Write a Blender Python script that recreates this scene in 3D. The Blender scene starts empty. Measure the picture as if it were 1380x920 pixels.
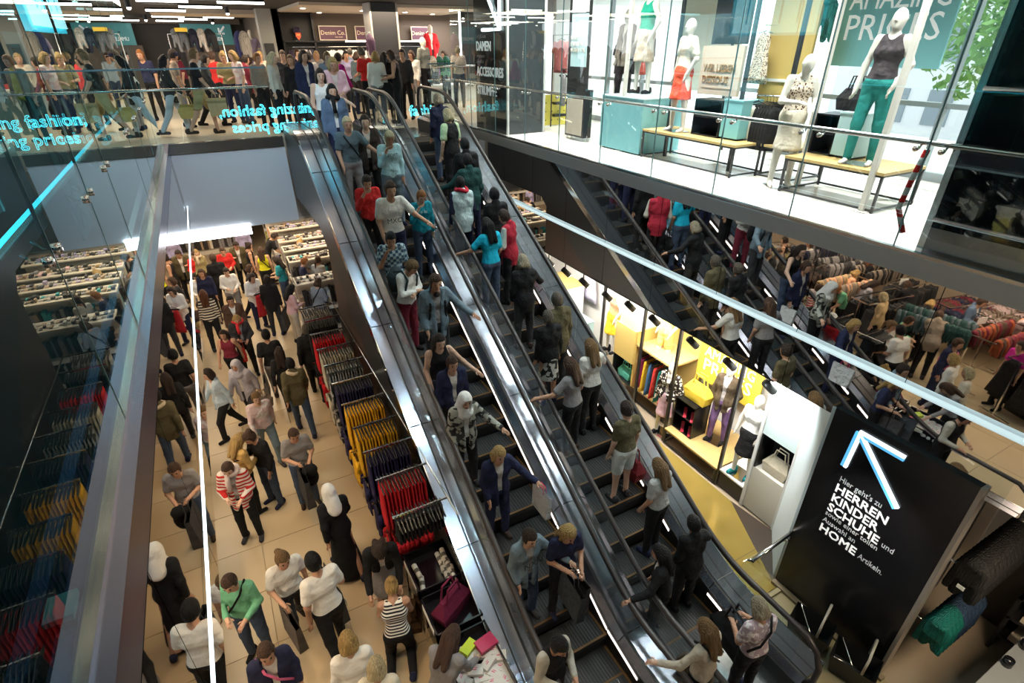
import bpy, bmesh, math, random
import numpy as np
from mathutils import Vector, Matrix
random.seed(7); rng = np.random.default_rng(7)
S = bpy.context.scene
COL = S.collection.objects
PI = math.pi
ZU = 5.05                    # upper floor level
XL, XR = -0.67, 5.85         # left and right edges of the void
YB = 13.75                   # bridge edge
CZ = 6.9                     # camera height
YE = 2.9                     # where the escalator slope meets the lower floor
SL = math.tan(PI / 6)
YT = YE + ZU / SL

# ---------------------------------------------------------------- camera, world, lights, exposure
cd = bpy.data.cameras.new('camera'); cam = bpy.data.objects.new('camera', cd); COL.link(cam)
cd.sensor_width = 36; cd.lens = 721.36 / 1380 * 36; cd.clip_start = 0.05; cd.clip_end = 300
pit, yaw, roll = math.radians(29.168), math.radians(28.503), math.radians(-0.167)
fw = Vector((math.sin(yaw) * math.cos(pit), math.cos(yaw) * math.cos(pit), -math.sin(pit)))
rt = Vector((math.cos(yaw), -math.sin(yaw), 0)); up = rt.cross(fw)
r2 = rt * math.cos(roll) + up * math.sin(roll); u2 = up * math.cos(roll) - rt * math.sin(roll)
m = Matrix((r2, u2, -fw)).transposed().to_4x4(); m.translation = (0, 0, CZ)
cam.matrix_world = m; S.camera = cam
S.view_settings.view_transform = 'Standard'; S.view_settings.look = 'None'
S.view_settings.gamma = 1; S.view_settings.use_curve_mapping = False
S.view_settings.exposure = -0.18
S.cycles.use_denoising = True
S.cycles.max_bounces = 7; S.cycles.diffuse_bounces = 3; S.cycles.glossy_bounces = 4
S.cycles.transmission_bounces = 6; S.cycles.transparent_max_bounces = 14
S.cycles.caustics_reflective = False; S.cycles.caustics_refractive = False
S.cycles.sample_clamp_indirect = 6
w = bpy.data.worlds.new('sky'); S.world = w; w.use_nodes = True
bg = w.node_tree.nodes['Background']
sky = w.node_tree.nodes.new('ShaderNodeTexSky'); sky.sky_type = 'HOSEK_WILKIE'
sky.sun_direction = (0.55, -0.35, 0.76); sky.turbidity = 4
hz = w.node_tree.nodes.new('ShaderNodeMix'); hz.data_type = 'RGBA'; hz.inputs[0].default_value = .7; hz.inputs[7].default_value = (.42, .43, .44, 1)
w.node_tree.links.new(sky.outputs[0], hz.inputs[6]); w.node_tree.links.new(hz.outputs[2], bg.inputs[0]); bg.inputs[1].default_value = 8.0

WARM, COOL, NEUT = (1, .80, .56), (.62, .92, 1), (1, .93, .84)
def area(name, loc, sx, sy, power, col, rot=(0, 0, 0), spread=180):
    l = bpy.data.lights.new(name, 'AREA'); l.shape = 'RECTANGLE'; l.size = sx; l.size_y = sy
    l.energy = power; l.color = col; l.spread = math.radians(spread)
    o = bpy.data.objects.new(name, l); COL.link(o); o.location = loc; o.rotation_euler = rot
    return o
def spot(name, loc, to, power, col, ang=60, rad=.06):
    l = bpy.data.lights.new(name, 'SPOT'); l.energy = power; l.color = col
    l.spot_size = math.radians(ang); l.spot_blend = .6; l.shadow_soft_size = rad
    o = bpy.data.objects.new(name, l); COL.link(o); o.location = loc
    o.rotation_euler = (Vector(to) - Vector(loc)).to_track_quat('-Z', 'Y').to_euler()
    return o
# unseen spots added over the void: warm over the left floor, teal-white over the escalators
for y in (1.5, 5, 8.5, 12):
    spot('escalator_spot', (3.3, y, 9.0), (3.3, y + .5, 2), 230, COOL, 62, .12)
spot('fascia_fill', (.8, 6.5, 8.9), (.6, 13.7, 4.2), 900, (.72, .85, 1), 50, .1)  # added cool spot that brightens the bridge fascia
for y in (2.5, 5.5, 8.5, 11.5):
    spot('atrium_spot', (-.2, y, 8.7), (.45, y + .3, 0), 560, (1, .70, .40), 40)
# lower floor: lamps in the ceiling under the left walkway and under the bridge
for y in (1.5, 4.5, 7.5, 10.5):
    area('lower_floor_light', (-2.6, y, 3.0), 2.2, 1.6, 95, WARM)
for x in (-2.5, .2, 2.6):
    area('lower_floor_light', (x, 17.5, 3.0), 1.8, 5, 170, WARM)
# upper hall
for x, y in ((-1.5, 17), (2, 17), (5.5, 17), (-1.5, 25), (1.2, 28), (5, 21.3), (9, 18.5), (9, 22)):
    area('hall_light', (x, y, 7.7), 2, 2, 150, WARM if x < 6 else NEUT)
# right hand store: daylight comes through the glazing (a portal for the sky); overhead lamps added by the glass light the display fronts
po = area('window_daylight', (9.75, 6.5, 7.3), 11, 4.2, 1, (1, 1, 1), (0, PI / 2, 0)); po.data.cycles.is_portal = True
po.rotation_euler = (PI / 2, 0, PI / 2)
for y in (3.4, 6, 8.6, 11):
    area('store_fill', (6.55, y, 8.95), .8, 1.6, 150, (1, .97, .93), (0, 0, 0), 105)
# showcases under the right walkway
for y in (4.0, 5.3, 6.7, 8.2, 9.6):
    area('showcase_light', (6.5, y, 2.85), .5, 1.0, 100, (1, .95, .86), (0, -.35, 0))
area('bay_fill', (5.9, -.4, 3.05), .8, .8, 95, WARM)  # added lamp that brightens the dark bay
spot('end_wall_spot', (4.9, 3.6, 3.0), (6.6, 3.6, 1.9), 130, (.9, .97, 1), 60)
spot('panel_spot', (4.3, 1.9, 3.0), (5.83, 1.95, 1.75), 170, (1, .96, .9), 50)
sun = bpy.data.lights.new('sun', 'SUN'); sun.energy = 7; sun.angle = .02; sun.color = (1, .96, .9)
so = bpy.data.objects.new('sun', sun); COL.link(so); so.rotation_euler = Vector((-.62, .30, -.95)).to_track_quat('-Z', 'Y').to_euler()

# ---------------------------------------------------------------- materials
MATS = {}
def M(name, col=(.5, .5, .5), rough=.5, metal=0.0, emit=0.0, bump=0.0, bscale=40.0, var=0.0, vscale=6.0, stretch=None):
    if name in MATS: return MATS[name]
    mt = bpy.data.materials.new(name); mt.use_nodes = True; nt = mt.node_tree; b = nt.nodes['Principled BSDF']
    b.inputs['Base Color'].default_value = (*col, 1); b.inputs['Roughness'].default_value = rough; b.inputs['Metallic'].default_value = metal
    if emit:
        b.inputs['Emission Color'].default_value = (*col, 1); b.inputs['Emission Strength'].default_value = emit
    if bump or var:
        tc = nt.nodes.new('ShaderNodeTexCoord'); mp = nt.nodes.new('ShaderNodeMapping'); nt.links.new(tc.outputs['Object'], mp.inputs[0])
        if stretch: mp.inputs['Scale'].default_value = stretch
        if bump:
            n = nt.nodes.new('ShaderNodeTexNoise'); n.inputs['Scale'].default_value = bscale; nt.links.new(mp.outputs[0], n.inputs[0])
            bp = nt.nodes.new('ShaderNodeBump'); bp.inputs['Strength'].default_value = bump; bp.inputs['Distance'].default_value = .02
            nt.links.new(n.outputs[0], bp.inputs['Height']); nt.links.new(bp.outputs[0], b.inputs['Normal'])
        if var:
            n = nt.nodes.new('ShaderNodeTexNoise'); n.inputs['Scale'].default_value = vscale; nt.links.new(mp.outputs[0], n.inputs[0])
            mx = nt.nodes.new('ShaderNodeMix'); mx.data_type = 'RGBA'
            mx.inputs[6].default_value = tuple(c * (1 - var) for c in col) + (1,); mx.inputs[7].default_value = tuple(min(1, c * (1 + var)) for c in col) + (1,)
            nt.links.new(n.outputs[0], mx.inputs[0]); nt.links.new(mx.outputs[2], b.inputs['Base Color'])
    MATS[name] = mt; return mt
def cloth(name, pattern=None, c2=(0, 0, 0), scale=1.0, rough=.85):
    """fabric whose colour is the object's own colour; pattern adds a woven or printed second colour"""
    if name in MATS: return MATS[name]
    mt = bpy.data.materials.new(name); mt.use_nodes = True; nt = mt.node_tree; b = nt.nodes['Principled BSDF']
    b.inputs['Roughness'].default_value = rough; b.inputs['Specular IOR Level'].default_value = .25
    oi = nt.nodes.new('ShaderNodeObjectInfo'); tc = nt.nodes.new('ShaderNodeTexCoord')
    n = nt.nodes.new('ShaderNodeTexNoise'); n.inputs['Scale'].default_value = 9; nt.links.new(tc.outputs['Object'], n.inputs[0])
    bp = nt.nodes.new('ShaderNodeBump'); bp.inputs['Strength'].default_value = .8; bp.inputs['Distance'].default_value = .05
    nt.links.new(n.outputs[0], bp.inputs['Height']); nt.links.new(bp.outputs[0], b.inputs['Normal'])
    col = oi.outputs['Color']
    if pattern:
        mx = nt.nodes.new('ShaderNodeMix'); mx.data_type = 'RGBA'; nt.links.new(col, mx.inputs[6]); mx.inputs[7].default_value = (*c2, 1)
        rp = nt.nodes.new('ShaderNodeValToRGB'); rp.color_ramp.interpolation = 'CONSTANT'
        if pattern == 'stripe':
            t = nt.nodes.new('ShaderNodeTexWave'); t.bands_direction = 'Z'; t.inputs['Scale'].default_value = scale
            t.inputs['Distortion'].default_value = .4; rp.color_ramp.elements[1].position = .52
        elif pattern == 'checks':
            t = nt.nodes.new('ShaderNodeTexChecker'); t.inputs['Scale'].default_value = scale; rp.color_ramp.elements[1].position = .5
        elif pattern == 'spots':
            t = nt.nodes.new('ShaderNodeTexVoronoi'); t.inputs['Scale'].default_value = scale; rp.color_ramp.elements[1].position = .38
            rp.color_ramp.elements[0].color = (1, 1, 1, 1); rp.color_ramp.elements[1].color = (0, 0, 0, 1)
        else:
            t = nt.nodes.new('ShaderNodeTexNoise'); t.inputs['Scale'].default_value = scale; rp.color_ramp.elements[1].position = .52
        nt.links.new(tc.outputs['Object'], t.inputs[0])
        nt.links.new(t.outputs['Distance' if pattern == 'spots' else ('Factor' if 'Factor' in t.outputs else 'Fac')], rp.inputs[0])
        nt.links.new(rp.outputs[0], mx.inputs[0]); col = mx.outputs[2]
    nt.links.new(col, b.inputs['Base Color']); MATS[name] = mt; return mt
def glass(name, tint=(.95, .985, .98), ior=1.5):
    if name in MATS: return MATS[name]
    mt = bpy.data.materials.new(name); mt.use_nodes = True; nt = mt.node_tree; nt.nodes.clear()
    o = nt.nodes.new('ShaderNodeOutputMaterial'); mx = nt.nodes.new('ShaderNodeMixShader')
    t = nt.nodes.new('ShaderNodeBsdfTransparent'); t.inputs[0].default_value = (*tint, 1)
    g = nt.nodes.new('ShaderNodeBsdfGlossy'); g.inputs['Roughness'].default_value = 0; g.inputs[0].default_value = (.9, 1, 1, 1)
    f = nt.nodes.new('ShaderNodeFresnel'); f.inputs[0].default_value = ior
    ge = nt.nodes.new('ShaderNodeNewGeometry'); iv = nt.nodes.new('ShaderNodeMath'); iv.operation = 'SUBTRACT'; iv.inputs[0].default_value = 1.6
    sc = nt.nodes.new('ShaderNodeMath'); sc.operation = 'MULTIPLY_ADD'; sc.inputs[1].default_value = -1.6; sc.inputs[2].default_value = 1.6; nt.links.new(ge.outputs['Backfacing'], sc.inputs[0])
    mu = nt.nodes.new('ShaderNodeMath'); mu.operation = 'MULTIPLY'; mu.use_clamp = True; nt.links.new(f.outputs[0], mu.inputs[0]); nt.links.new(sc.outputs[0], mu.inputs[1]); nt.nodes.remove(iv)
    nt.links.new(mu.outputs[0], mx.inputs[0]); nt.links.new(t.outputs[0], mx.inputs[1]); nt.links.new(g.outputs[0], mx.inputs[2]); nt.links.new(mx.outputs[0], o.inputs[0])
    MATS[name] = mt; return mt
CLOTH = cloth('fabric')
PAT = {'stripebw': cloth('fabric_breton_stripe', 'stripe', (.02, .02, .03), 8.5), 'stripecream': cloth('fabric_broad_stripe', 'stripe', (.02, .015, .015), 4.5),
       'redwhite': cloth('fabric_red_white', 'stripe', (.45, .02, .02), 5), 'plaid': cloth('fabric_plaid', 'checks', (.05, .10, .17), 22),
       'checkgrey': cloth('fabric_grey_check', 'checks', (.42, .38, .36), 30), 'zebra': cloth('fabric_fur_pattern', 'noise', (.03, .03, .03), 14),
       'patterned': cloth('fabric_print', 'noise', (.03, .03, .03), 9), 'blackwhite': cloth('fabric_mono', 'noise', (.7, .68, .64), 4),
       'lilacprint': cloth('fabric_lilac', 'noise', (.75, .70, .72), 16), 'palepink': cloth('fabric_pale_print', 'noise', (.7, .66, .66), 5),
       'spots': cloth('fabric_spots', 'spots', (.02, .015, .01), 26), 'lightspots': cloth('fabric_light_spots', 'spots', (.75, .7, .6), 20)}
SKIN = cloth('skin', rough=.55); HAIR = cloth('hair_strands', rough=.5)
def strands(mt):
    nt = mt.node_tree; n = next(x for x in nt.nodes if x.type == 'TEX_NOISE'); mp = nt.nodes.new('ShaderNodeMapping'); mp.inputs['Scale'].default_value = (16, 9, 1.2)
    tc = next(x for x in nt.nodes if x.type == 'TEX_COORD'); nt.links.new(tc.outputs['Object'], mp.inputs[0]); nt.links.new(mp.outputs[0], n.inputs[0]); n.inputs['Scale'].default_value = 7
    b = nt.nodes['Principled BSDF']; oi = next(x for x in nt.nodes if x.type == 'OBJECT_INFO'); mx = nt.nodes.new('ShaderNodeMix'); mx.data_type = 'RGBA'; mx.blend_type = 'MULTIPLY'; mx.inputs[0].default_value = .75
    rp = nt.nodes.new('ShaderNodeValToRGB'); rp.color_ramp.elements[0].position = .35; rp.color_ramp.elements[1].position = .62; rp.color_ramp.elements[0].color = (.35, .33, .3, 1)
    nt.links.new(n.outputs[0], rp.inputs[0]); nt.links.new(oi.outputs['Color'], mx.inputs[6]); nt.links.new(rp.outputs[0], mx.inputs[7]); nt.links.new(mx.outputs[2], b.inputs['Base Color'])
strands(HAIR)
EYE = M('eye_dark', (.02, .015, .01), .2); LIP = M('lip', (.42, .13, .11), .5)
STEEL = M('brushed_steel', (.60, .60, .60), .20, 1, var=.10, vscale=2)
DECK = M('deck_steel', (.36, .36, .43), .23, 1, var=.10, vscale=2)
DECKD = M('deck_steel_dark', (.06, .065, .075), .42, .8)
STEELD = M('dark_steel', (.30, .30, .33), .28, 1)
CHROME = M('chrome', (.8, .8, .8), .12, 1)
BLACK = M('black_gloss', (.008, .008, .010), .12)
BLACKM = M('black_matt', (.012, .012, .013), .45)
RUBBER = M('handrail_rubber', (.035, .028, .028), .38)
WHITE = M('white_paint', (.82, .82, .80), .45)
CREAM = M('mannequin_cream', (.80, .76, .68), .35)
LED = M('white_led', (.86, .97, 1), .4, 0, 5)
LEDW = M('warm_led', (1, .86, .76), .4, 0, 4)
LEDC = M('cyan_led', (.10, .85, 1.0), .4, 0, 2.6)
WOOD = M('oak_board', (.62, .44, .18), .4, var=.2, vscale=3, stretch=(1, 12, 1))
TEAL = M('teal_laminate', (.22, .52, .56), .35)
PALETEAL = M('pale_teal', (.55, .78, .80), .35)
GOLD = M('golden_board', (.62, .46, .15), .35)
YELLOW = M('yellow_board', (.90, .62, .06), .45)
GLASS = glass('clear_glass'); GLASST = glass('teal_glass', (.58, .86, .91))

# ---------------------------------------------------------------- object helpers
def link(name, data, parent=None):
    o = bpy.data.objects.new(name, data); COL.link(o)
    if parent: o.parent = parent
    return o
def tag(o, label=None, cat=None, group=None, kind=None):
    if label: o['label'] = label
    if cat: o['category'] = cat
    if group: o['group'] = group
    if kind: o['kind'] = kind
    return o
def thing(name, label, cat, loc=(0, 0, 0), rz=0, group=None):
    o = link(name, None); o.location = loc; o.rotation_euler = (0, 0, rz); o.empty_display_size = .1
    return tag(o, label, cat, group)
def copy_tree(o, parent=None):
    c = o.copy(); COL.link(c)
    if parent: c.parent = parent
    for ch in o.children: copy_tree(ch, c)
    return c
class MB:
    def __init__(s): s.v = []; s.f = []; s.m = []; s.k = 0
    def slot(s, k): s.k = k; return s
    def add(s, vs, fs):
        n = len(s.v); s.v += [tuple(p) for p in vs]; s.f += [tuple(i + n for i in f) for f in fs]; s.m += [s.k] * len(fs); return s
    def box(s, x0, x1, y0, y1, z0, z1):
        return s.add([(x, y, z) for z in (z0, z1) for y in (y0, y1) for x in (x0, x1)],
                     [(0, 2, 3, 1), (4, 5, 7, 6), (0, 1, 5, 4), (2, 6, 7, 3), (0, 4, 6, 2), (1, 3, 7, 5)])
    def prism(s, pts, axis, a, b):
        """extrude a polygon; axis 'x' takes (y,z) points, 'y' takes (x,z), 'z' takes (x,y)"""
        f = {'x': lambda p, t: (t, p[0], p[1]), 'y': lambda p, t: (p[0], t, p[1]), 'z': lambda p, t: (p[0], p[1], t)}[axis]
        n = len(pts)
        return s.add([f(p, a) for p in pts] + [f(p, b) for p in pts],
                     [tuple(range(n))[::-1], tuple(range(n, 2 * n))] + [(i, (i + 1) % n, n + (i + 1) % n, n + i) for i in range(n)])
    def tube(s, path, r, n=8, cap=True, r2=None):
        path = [Vector(p) for p in path]; k = len(path); vs = []; prev = None
        for i, p in enumerate(path):
            d = (path[min(i + 1, k - 1)] - path[max(i - 1, 0)]).normalized()
            a = prev - d * prev.dot(d) if prev is not None else d.orthogonal()
            if a.length < 1e-6: a = d.orthogonal()
            a.normalize(); prev = a; b = d.cross(a)
            rr = r if r2 is None else r + (r2 - r) * i / max(1, k - 1)
            vs += [p + (a * math.cos(2 * PI * j / n) + b * math.sin(2 * PI * j / n)) * rr for j in range(n)]
        fs = [(i * n + j, i * n + (j + 1) % n, (i + 1) * n + (j + 1) % n, (i + 1) * n + j) for i in range(k - 1) for j in range(n)]
        if cap: fs += [tuple(range(n))[::-1], tuple(range((k - 1) * n, k * n))]
        return s.add(vs, fs)
    def sweep(s, sec, ys, zf, close=True):
        """(x, dz) section carried along y with height zf(y)"""
        n = len(sec); k = len(ys)
        vs = [(x, y, zf(y) + dz) for y in ys for x, dz in sec]
        fs = [(i * n + j, i * n + (j + 1) % n, (i + 1) * n + (j + 1) % n, (i + 1) * n + j) for i in range(k - 1) for j in range(n if close else n - 1)]
        if close: fs += [tuple(range(n))[::-1], tuple(range((k - 1) * n, k * n))]
        return s.add(vs, fs)
    def ball(s, c, r, nu=12, nv=8, sc=(1, 1, 1)):
        vs = [(c[0] + r * sc[0] * math.sin(PI * i / nv) * math.cos(2 * PI * j / nu), c[1] + r * sc[1] * math.sin(PI * i / nv) * math.sin(2 * PI * j / nu), c[2] + r * sc[2] * math.cos(PI * i / nv)) for i in range(nv + 1) for j in range(nu)]
        return s.add(vs, [(i * nu + j, (i + 1) * nu + j, (i + 1) * nu + (j + 1) % nu, i * nu + (j + 1) % nu) for i in range(nv) for j in range(nu)])
    def mesh(s, name, mats, smooth=False):
        me = bpy.data.meshes.new(name); me.from_pydata(s.v, [], s.f)
        for mt in (mats if isinstance(mats, (list, tuple)) else [mats]): me.materials.append(mt)
        if any(s.m): me.polygons.foreach_set('material_index', s.m)
        if smooth: me.polygons.foreach_set('use_smooth', [True] * len(s.f))
        bm = bmesh.new(); bm.from_mesh(me); bmesh.ops.recalc_face_normals(bm, faces=bm.faces); bm.to_mesh(me); bm.free()
        return me
    def build(s, name, mats, parent=None, smooth=False, world=True, color=None):
        """world=True: the mesh is written in world coordinates and moved into its parent's frame"""
        if parent is not None and world:
            p = Vector(parent.location); q = parent.parent
            while q is not None: p += Vector(q.location); q = q.parent
            s.v = [(v[0] - p.x, v[1] - p.y, v[2] - p.z) for v in s.v]
        o = link(name, s.mesh(name, mats, smooth), parent)
        if color: o.color = (*color, 1)
        return o
def one(mb, name, mats, label, cat, group=None, smooth=False, color=None):
    """a thing that is a single mesh: origin moved to its base"""
    a = np.array(mb.v); b = Vector((*((a.min(0) + a.max(0)) / 2)[:2], a[:, 2].min()))
    mb.v = [(v[0] - b.x, v[1] - b.y, v[2] - b.z) for v in mb.v]
    o = mb.build(name, mats, None, smooth, color=color); o.location = b
    return tag(o, label, cat, group)
def struct(name, mb, mats, smooth=False): return tag(mb.build(name, mats, None, smooth), kind='structure')
TEXTS = []
def flatten_texts():
    """turn every lettering curve into a plain mesh, fitted to its width"""
    dg = bpy.context.evaluated_depsgraph_get()
    for o, fit in TEXTS:
        me = bpy.data.meshes.new_from_object(o.evaluated_get(dg)); nm, par, loc, rot, sc = o.name, o.parent, o.location.copy(), o.rotation_euler.copy(), o.scale.copy()
        lab = dict((k, o[k]) for k in o.keys()); bpy.data.objects.remove(o)
        n = link(nm, me, par); n.location = loc; n.rotation_euler = rot
        if fit:
            xs = [v.co.x for v in me.vertices]; sc.x = fit / max(.01, max(xs) - min(xs))
        n.scale = sc
def text(body, loc, rot, size, mat, parent=None, ext=.004, align='LEFT', bold=0.0, outline=0.0, name='lettering', sx=1.0, fit=0):
    c = bpy.data.curves.new(name, 'FONT'); c.body = body; c.size = size; c.extrude = ext; c.align_x = align; c.bevel_depth = bold; c.bevel_resolution = 0
    c.resolution_u = 2
    if outline: c.fill_mode = 'NONE'; c.bevel_depth = outline; c.extrude = 0; c.bevel_resolution = 1
    c.materials.append(mat); o = link(name, c, parent); o.scale = (sx, 1, 1)
    l = Vector(loc)
    if parent is not None: l -= Vector(parent.location)
    o.location = l; o.rotation_euler = rot; TEXTS.append((o, fit)); return o
FX, FY, BY = (PI / 2, 0, -PI / 2), (PI / 2, 0, 0), (PI / 2, 0, PI)   # lettering that faces -X, -Y, +Y

# ---------------------------------------------------------------- people and mannequins
def caps(P, a, b, ra, rb):
    a = np.asarray(a, np.float32); b = np.asarray(b, np.float32); d = b - a; q = P - a
    t = np.clip((q @ d) / max(1e-9, float(d @ d)), 0, 1)
    q = q - t[..., None] * d
    return np.sqrt(np.einsum('...i,...i->...', q, q)) - (ra + (rb - ra) * t)
def smin(a, b, k):
    h = np.maximum(k - np.abs(a - b), 0) / k
    return np.minimum(a, b) - h * h * k * .25
def net(fn, lo, hi, h):
    """naive surface net of a distance field: one vertex per crossed cell, one quad per crossed edge"""
    ax = [np.arange(lo[i], hi[i] + h, h, dtype=np.float32) for i in range(3)]
    P = np.stack(np.meshgrid(*ax, indexing='ij'), -1); F = fn(P); ins = F < 0; n = np.array(F.shape) - 1
    acc = np.zeros((*n, 3), np.float32); cnt = np.zeros(tuple(n), np.float32); edges = []
    for a in range(3):
        s0 = [slice(None)] * 3; s1 = [slice(None)] * 3; s0[a] = slice(0, -1); s1[a] = slice(1, None)
        A, B = F[tuple(s0)], F[tuple(s1)]; cr = (A < 0) != (B < 0)
        t = np.where(cr, A / np.where(cr, A - B, 1), 0)
        p = P[tuple(s0)] + t[..., None] * h * np.eye(3, dtype=np.float32)[a]
        o = [i for i in range(3) if i != a]; idx = np.argwhere(cr); edges.append((a, o, idx, ins[tuple(s0)][cr]))
        for du in (0, 1):
            for dv in (0, 1):
                j = idx.copy(); j[:, o[0]] -= du; j[:, o[1]] -= dv
                ok = (j >= 0).all(1) & (j < n).all(1); jj = j[ok]
                np.add.at(acc, tuple(jj.T), p[cr][ok]); np.add.at(cnt, tuple(jj.T), 1)
    cells = cnt > 0; vid = -np.ones(tuple(n), np.int64); vid[cells] = np.arange(cells.sum()); V = acc[cells] / cnt[cells][:, None]; Q = []
    for a, o, idx, inside in edges:
        ok = (idx[:, o[0]] > 0) & (idx[:, o[1]] > 0) & (idx[:, o[0]] < n[o[0]]) & (idx[:, o[1]] < n[o[1]]); i = idx[ok]; f = inside[ok]
        c = []
        for du, dv in ((1, 1), (0, 1), (0, 0), (1, 0)):
            j = i.copy(); j[:, o[0]] -= du; j[:, o[1]] -= dv; c.append(vid[tuple(j.T)])
        q = np.stack(c, 1); flip = f if a != 1 else ~f
        q[flip] = q[flip][:, ::-1]; Q.append(q)
    return V, np.concatenate(Q)
def np_mesh(name, V, Q, mats):
    me = bpy.data.meshes.new(name); me.vertices.add(len(V)); me.vertices.foreach_set('co', np.asarray(V, np.float32).ravel())
    me.loops.add(len(Q) * 4); me.loops.foreach_set('vertex_index', np.asarray(Q, np.int32).ravel())
    me.polygons.add(len(Q)); me.polygons.foreach_set('loop_start', np.arange(0, len(Q) * 4, 4, dtype=np.int32))
    me.polygons.foreach_set('use_smooth', [True] * len(Q)); me.update(calc_edges=True)
    for mt in mats: me.materials.append(mt)
    bm = bmesh.new(); bm.from_mesh(me); bmesh.ops.recalc_face_normals(bm, faces=bm.faces); bm.to_mesh(me); bm.free()
    return me
# arms: (upper arm, forearm) as (out, forward, up); legs: (thigh, shin); lean and head pitch in degrees
DN = (.16, 0, -1)
STAND = ((.05, .02, -1), (.02, -.03, -1))
POSES = {
    'stand': (2, 12, (DN, (.05, .18, -1)), (DN, (.02, .30, -1)), STAND, ((.06, -.03, -1), (.03, -.02, -1))),
    'walk': (4, 10, ((.16, .35, -1), (.0, .75, -1)), ((.16, -.38, -1), (.05, -.05, -1)), ((.04, -.34, -1), (.02, -.62, -1)), ((.03, .46, -1), (.0, .02, -1))),
    'bag': (5, 15, ((.22, .10, -1), (-.15, .9, -.1)), ((.2, -.1, -1), (.05, .1, -1)), ((.04, .32, -1), (.02, .0, -1)), ((.03, -.28, -1), (.0, -.5, -1))),
    'hold': (3, 22, ((.22, .12, -1), (-.55, .9, .05)), ((.22, .12, -1), (-.45, .9, -.15)), STAND, ((.06, .05, -1), (.02, .0, -1))),
    'phone': (3, 32, ((.18, .22, -1), (-.25, .9, .45)), (DN, (.0, .4, -1)), STAND, ((.06, .03, -1), (.02, -.04, -1))),
    'rail_l': (4, 14, (DN, (-.1, .5, -.9)), ((.62, .42, -.8), (.45, .80, -.28)), STAND, ((.05, .08, -1), (.02, -.06, -1))),
    'rail_r': (4, 14, ((.62, .42, -.8), (.45, .80, -.28)), (DN, (-.1, .5, -.9)), ((.05, .08, -1), (.02, -.06, -1)), STAND),
    'face': (4, 25, ((.16, .30, -1), (-.42, .35, 1)), (DN, (-.05, .25, -1)), STAND, ((.06, .02, -1), (.02, -.03, -1))),
    'browse': (24, 26, ((.15, .75, -.7), (.0, .95, -.25)), ((.15, .62, -.8), (-.1, .95, -.3)), STAND, ((.06, .12, -1), (.02, -.05, -1))),
    'cross': (8, 36, ((.2, .3, -1), (-.95, .5, .15)), ((.2, .3, -1), (-.95, .42, .0)), STAND, ((.06, .02, -1), (.02, -.03, -1))),
    'kneel': (16, 28, ((.12, .5, -.9), (-.05, .9, -.5)), ((.12, .55, -.9), (-.05, .9, -.45)), ((.1, .30, -1), (.02, -1, -.06)), ((.1, .22, -1), (.02, -1, -.06))),
    'model': (-2, -4, ((.24, -.05, -1), (.08, .12, -1)), ((.34, -.12, -1), (-.35, .30, -.9)), ((.05, .10, -1), (.02, -.02, -1)), ((.07, -.04, -1), (.05, -.05, -1))),
}
def un(v): v = np.array(v, float); return v / np.linalg.norm(v)
def rx(a): c, s = math.cos(a), math.sin(a); return np.array([[1, 0, 0], [0, c, s], [0, -s, c]])   # positive leans forward (+y)
JC = {}
def joints(pose):
    if pose in JC: return JC[pose]
    lean, hp, ar, al, lr, ll = POSES[pose]; R = rx(math.radians(lean)); RH = rx(math.radians(lean + hp)); J = {'R': R, 'RH': RH}
    J['pel'] = np.zeros(3)
    for k, z in (('waist', .15), ('chest', .32), ('sho', .455), ('neck', .50)): J[k] = R @ [0, 0, z]
    J['head'] = J['neck'] + RH @ [0, .015, .155]
    for s, n, a in ((1, 'r', ar), (-1, 'l', al)):
        q = np.array([s, 1, 1]); J['s' + n] = R @ [s * .160, 0, .455]
        ua, fa = R @ un(np.array(a[0]) * q), R @ un(np.array(a[1]) * q)
        J['e' + n] = J['s' + n] + ua * .275; J['w' + n] = J['e' + n] + fa * .245; J['f' + n] = fa; J['h' + n] = J['w' + n] + fa * .085
    for s, n, g in ((1, 'r', lr), (-1, 'l', ll)):
        q = np.array([s, 1, 1]); J['hip' + n] = np.array([s * .088, 0, -.05])
        J['k' + n] = J['hip' + n] + un(np.array(g[0]) * q) * .41; J['a' + n] = J['k' + n] + un(np.array(g[1]) * q) * .40
        J['toe' + n] = un(un(np.array(g[1]) * q) * -.02 + [s * .15, .95, -.25 if pose != 'kneel' else -.9])
    low = min(J['ar'][2] - .075, J['al'][2] - .075) if pose != 'kneel' else min(J['kr'][2], J['kl'][2]) - .07
    for k in J:
        if J[k].shape == (3,) and k not in ('fr', 'fl', 'toer', 'toel'): J[k] = J[k] - [0, 0, low]
    JC[pose] = J; return J
def torso(P, J, d, sh=.125, hips=True):
    x = np.array([1, 0, 0])
    f = caps(P, J['waist'] - x * .045, J['waist'] + x * .045, .082 + d, .082 + d)
    f = smin(f, caps(P, J['chest'] - x * .075, J['chest'] + x * .072, .092 + d, .092 + d), .10)
    f = smin(f, caps(P, J['sho'] - x * sh, J['sho'] + x * sh, .050 + d, .050 + d), .09)
    f = smin(f, caps(P, J['pel'] - x * .068, J['pel'] + x * .068, .102 + d, .102 + d), .10)
    return f
def arms(P, J, f, d, part=1.0, k=.05):
    for n in 'rl':
        e = J['s' + n] + (J['e' + n] - J['s' + n]) * min(1, part * 2)
        f = smin(f, caps(P, J['s' + n], e, .044 + d, .037 + d + (.010 if part < .6 else 0)), k)
        if part > .55: f = smin(f, caps(P, J['e' + n], J['e' + n] + (J['w' + n] - J['e' + n]) * (part * 2 - 1), .038 + d, .029 + d), .03)
    return f
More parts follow.
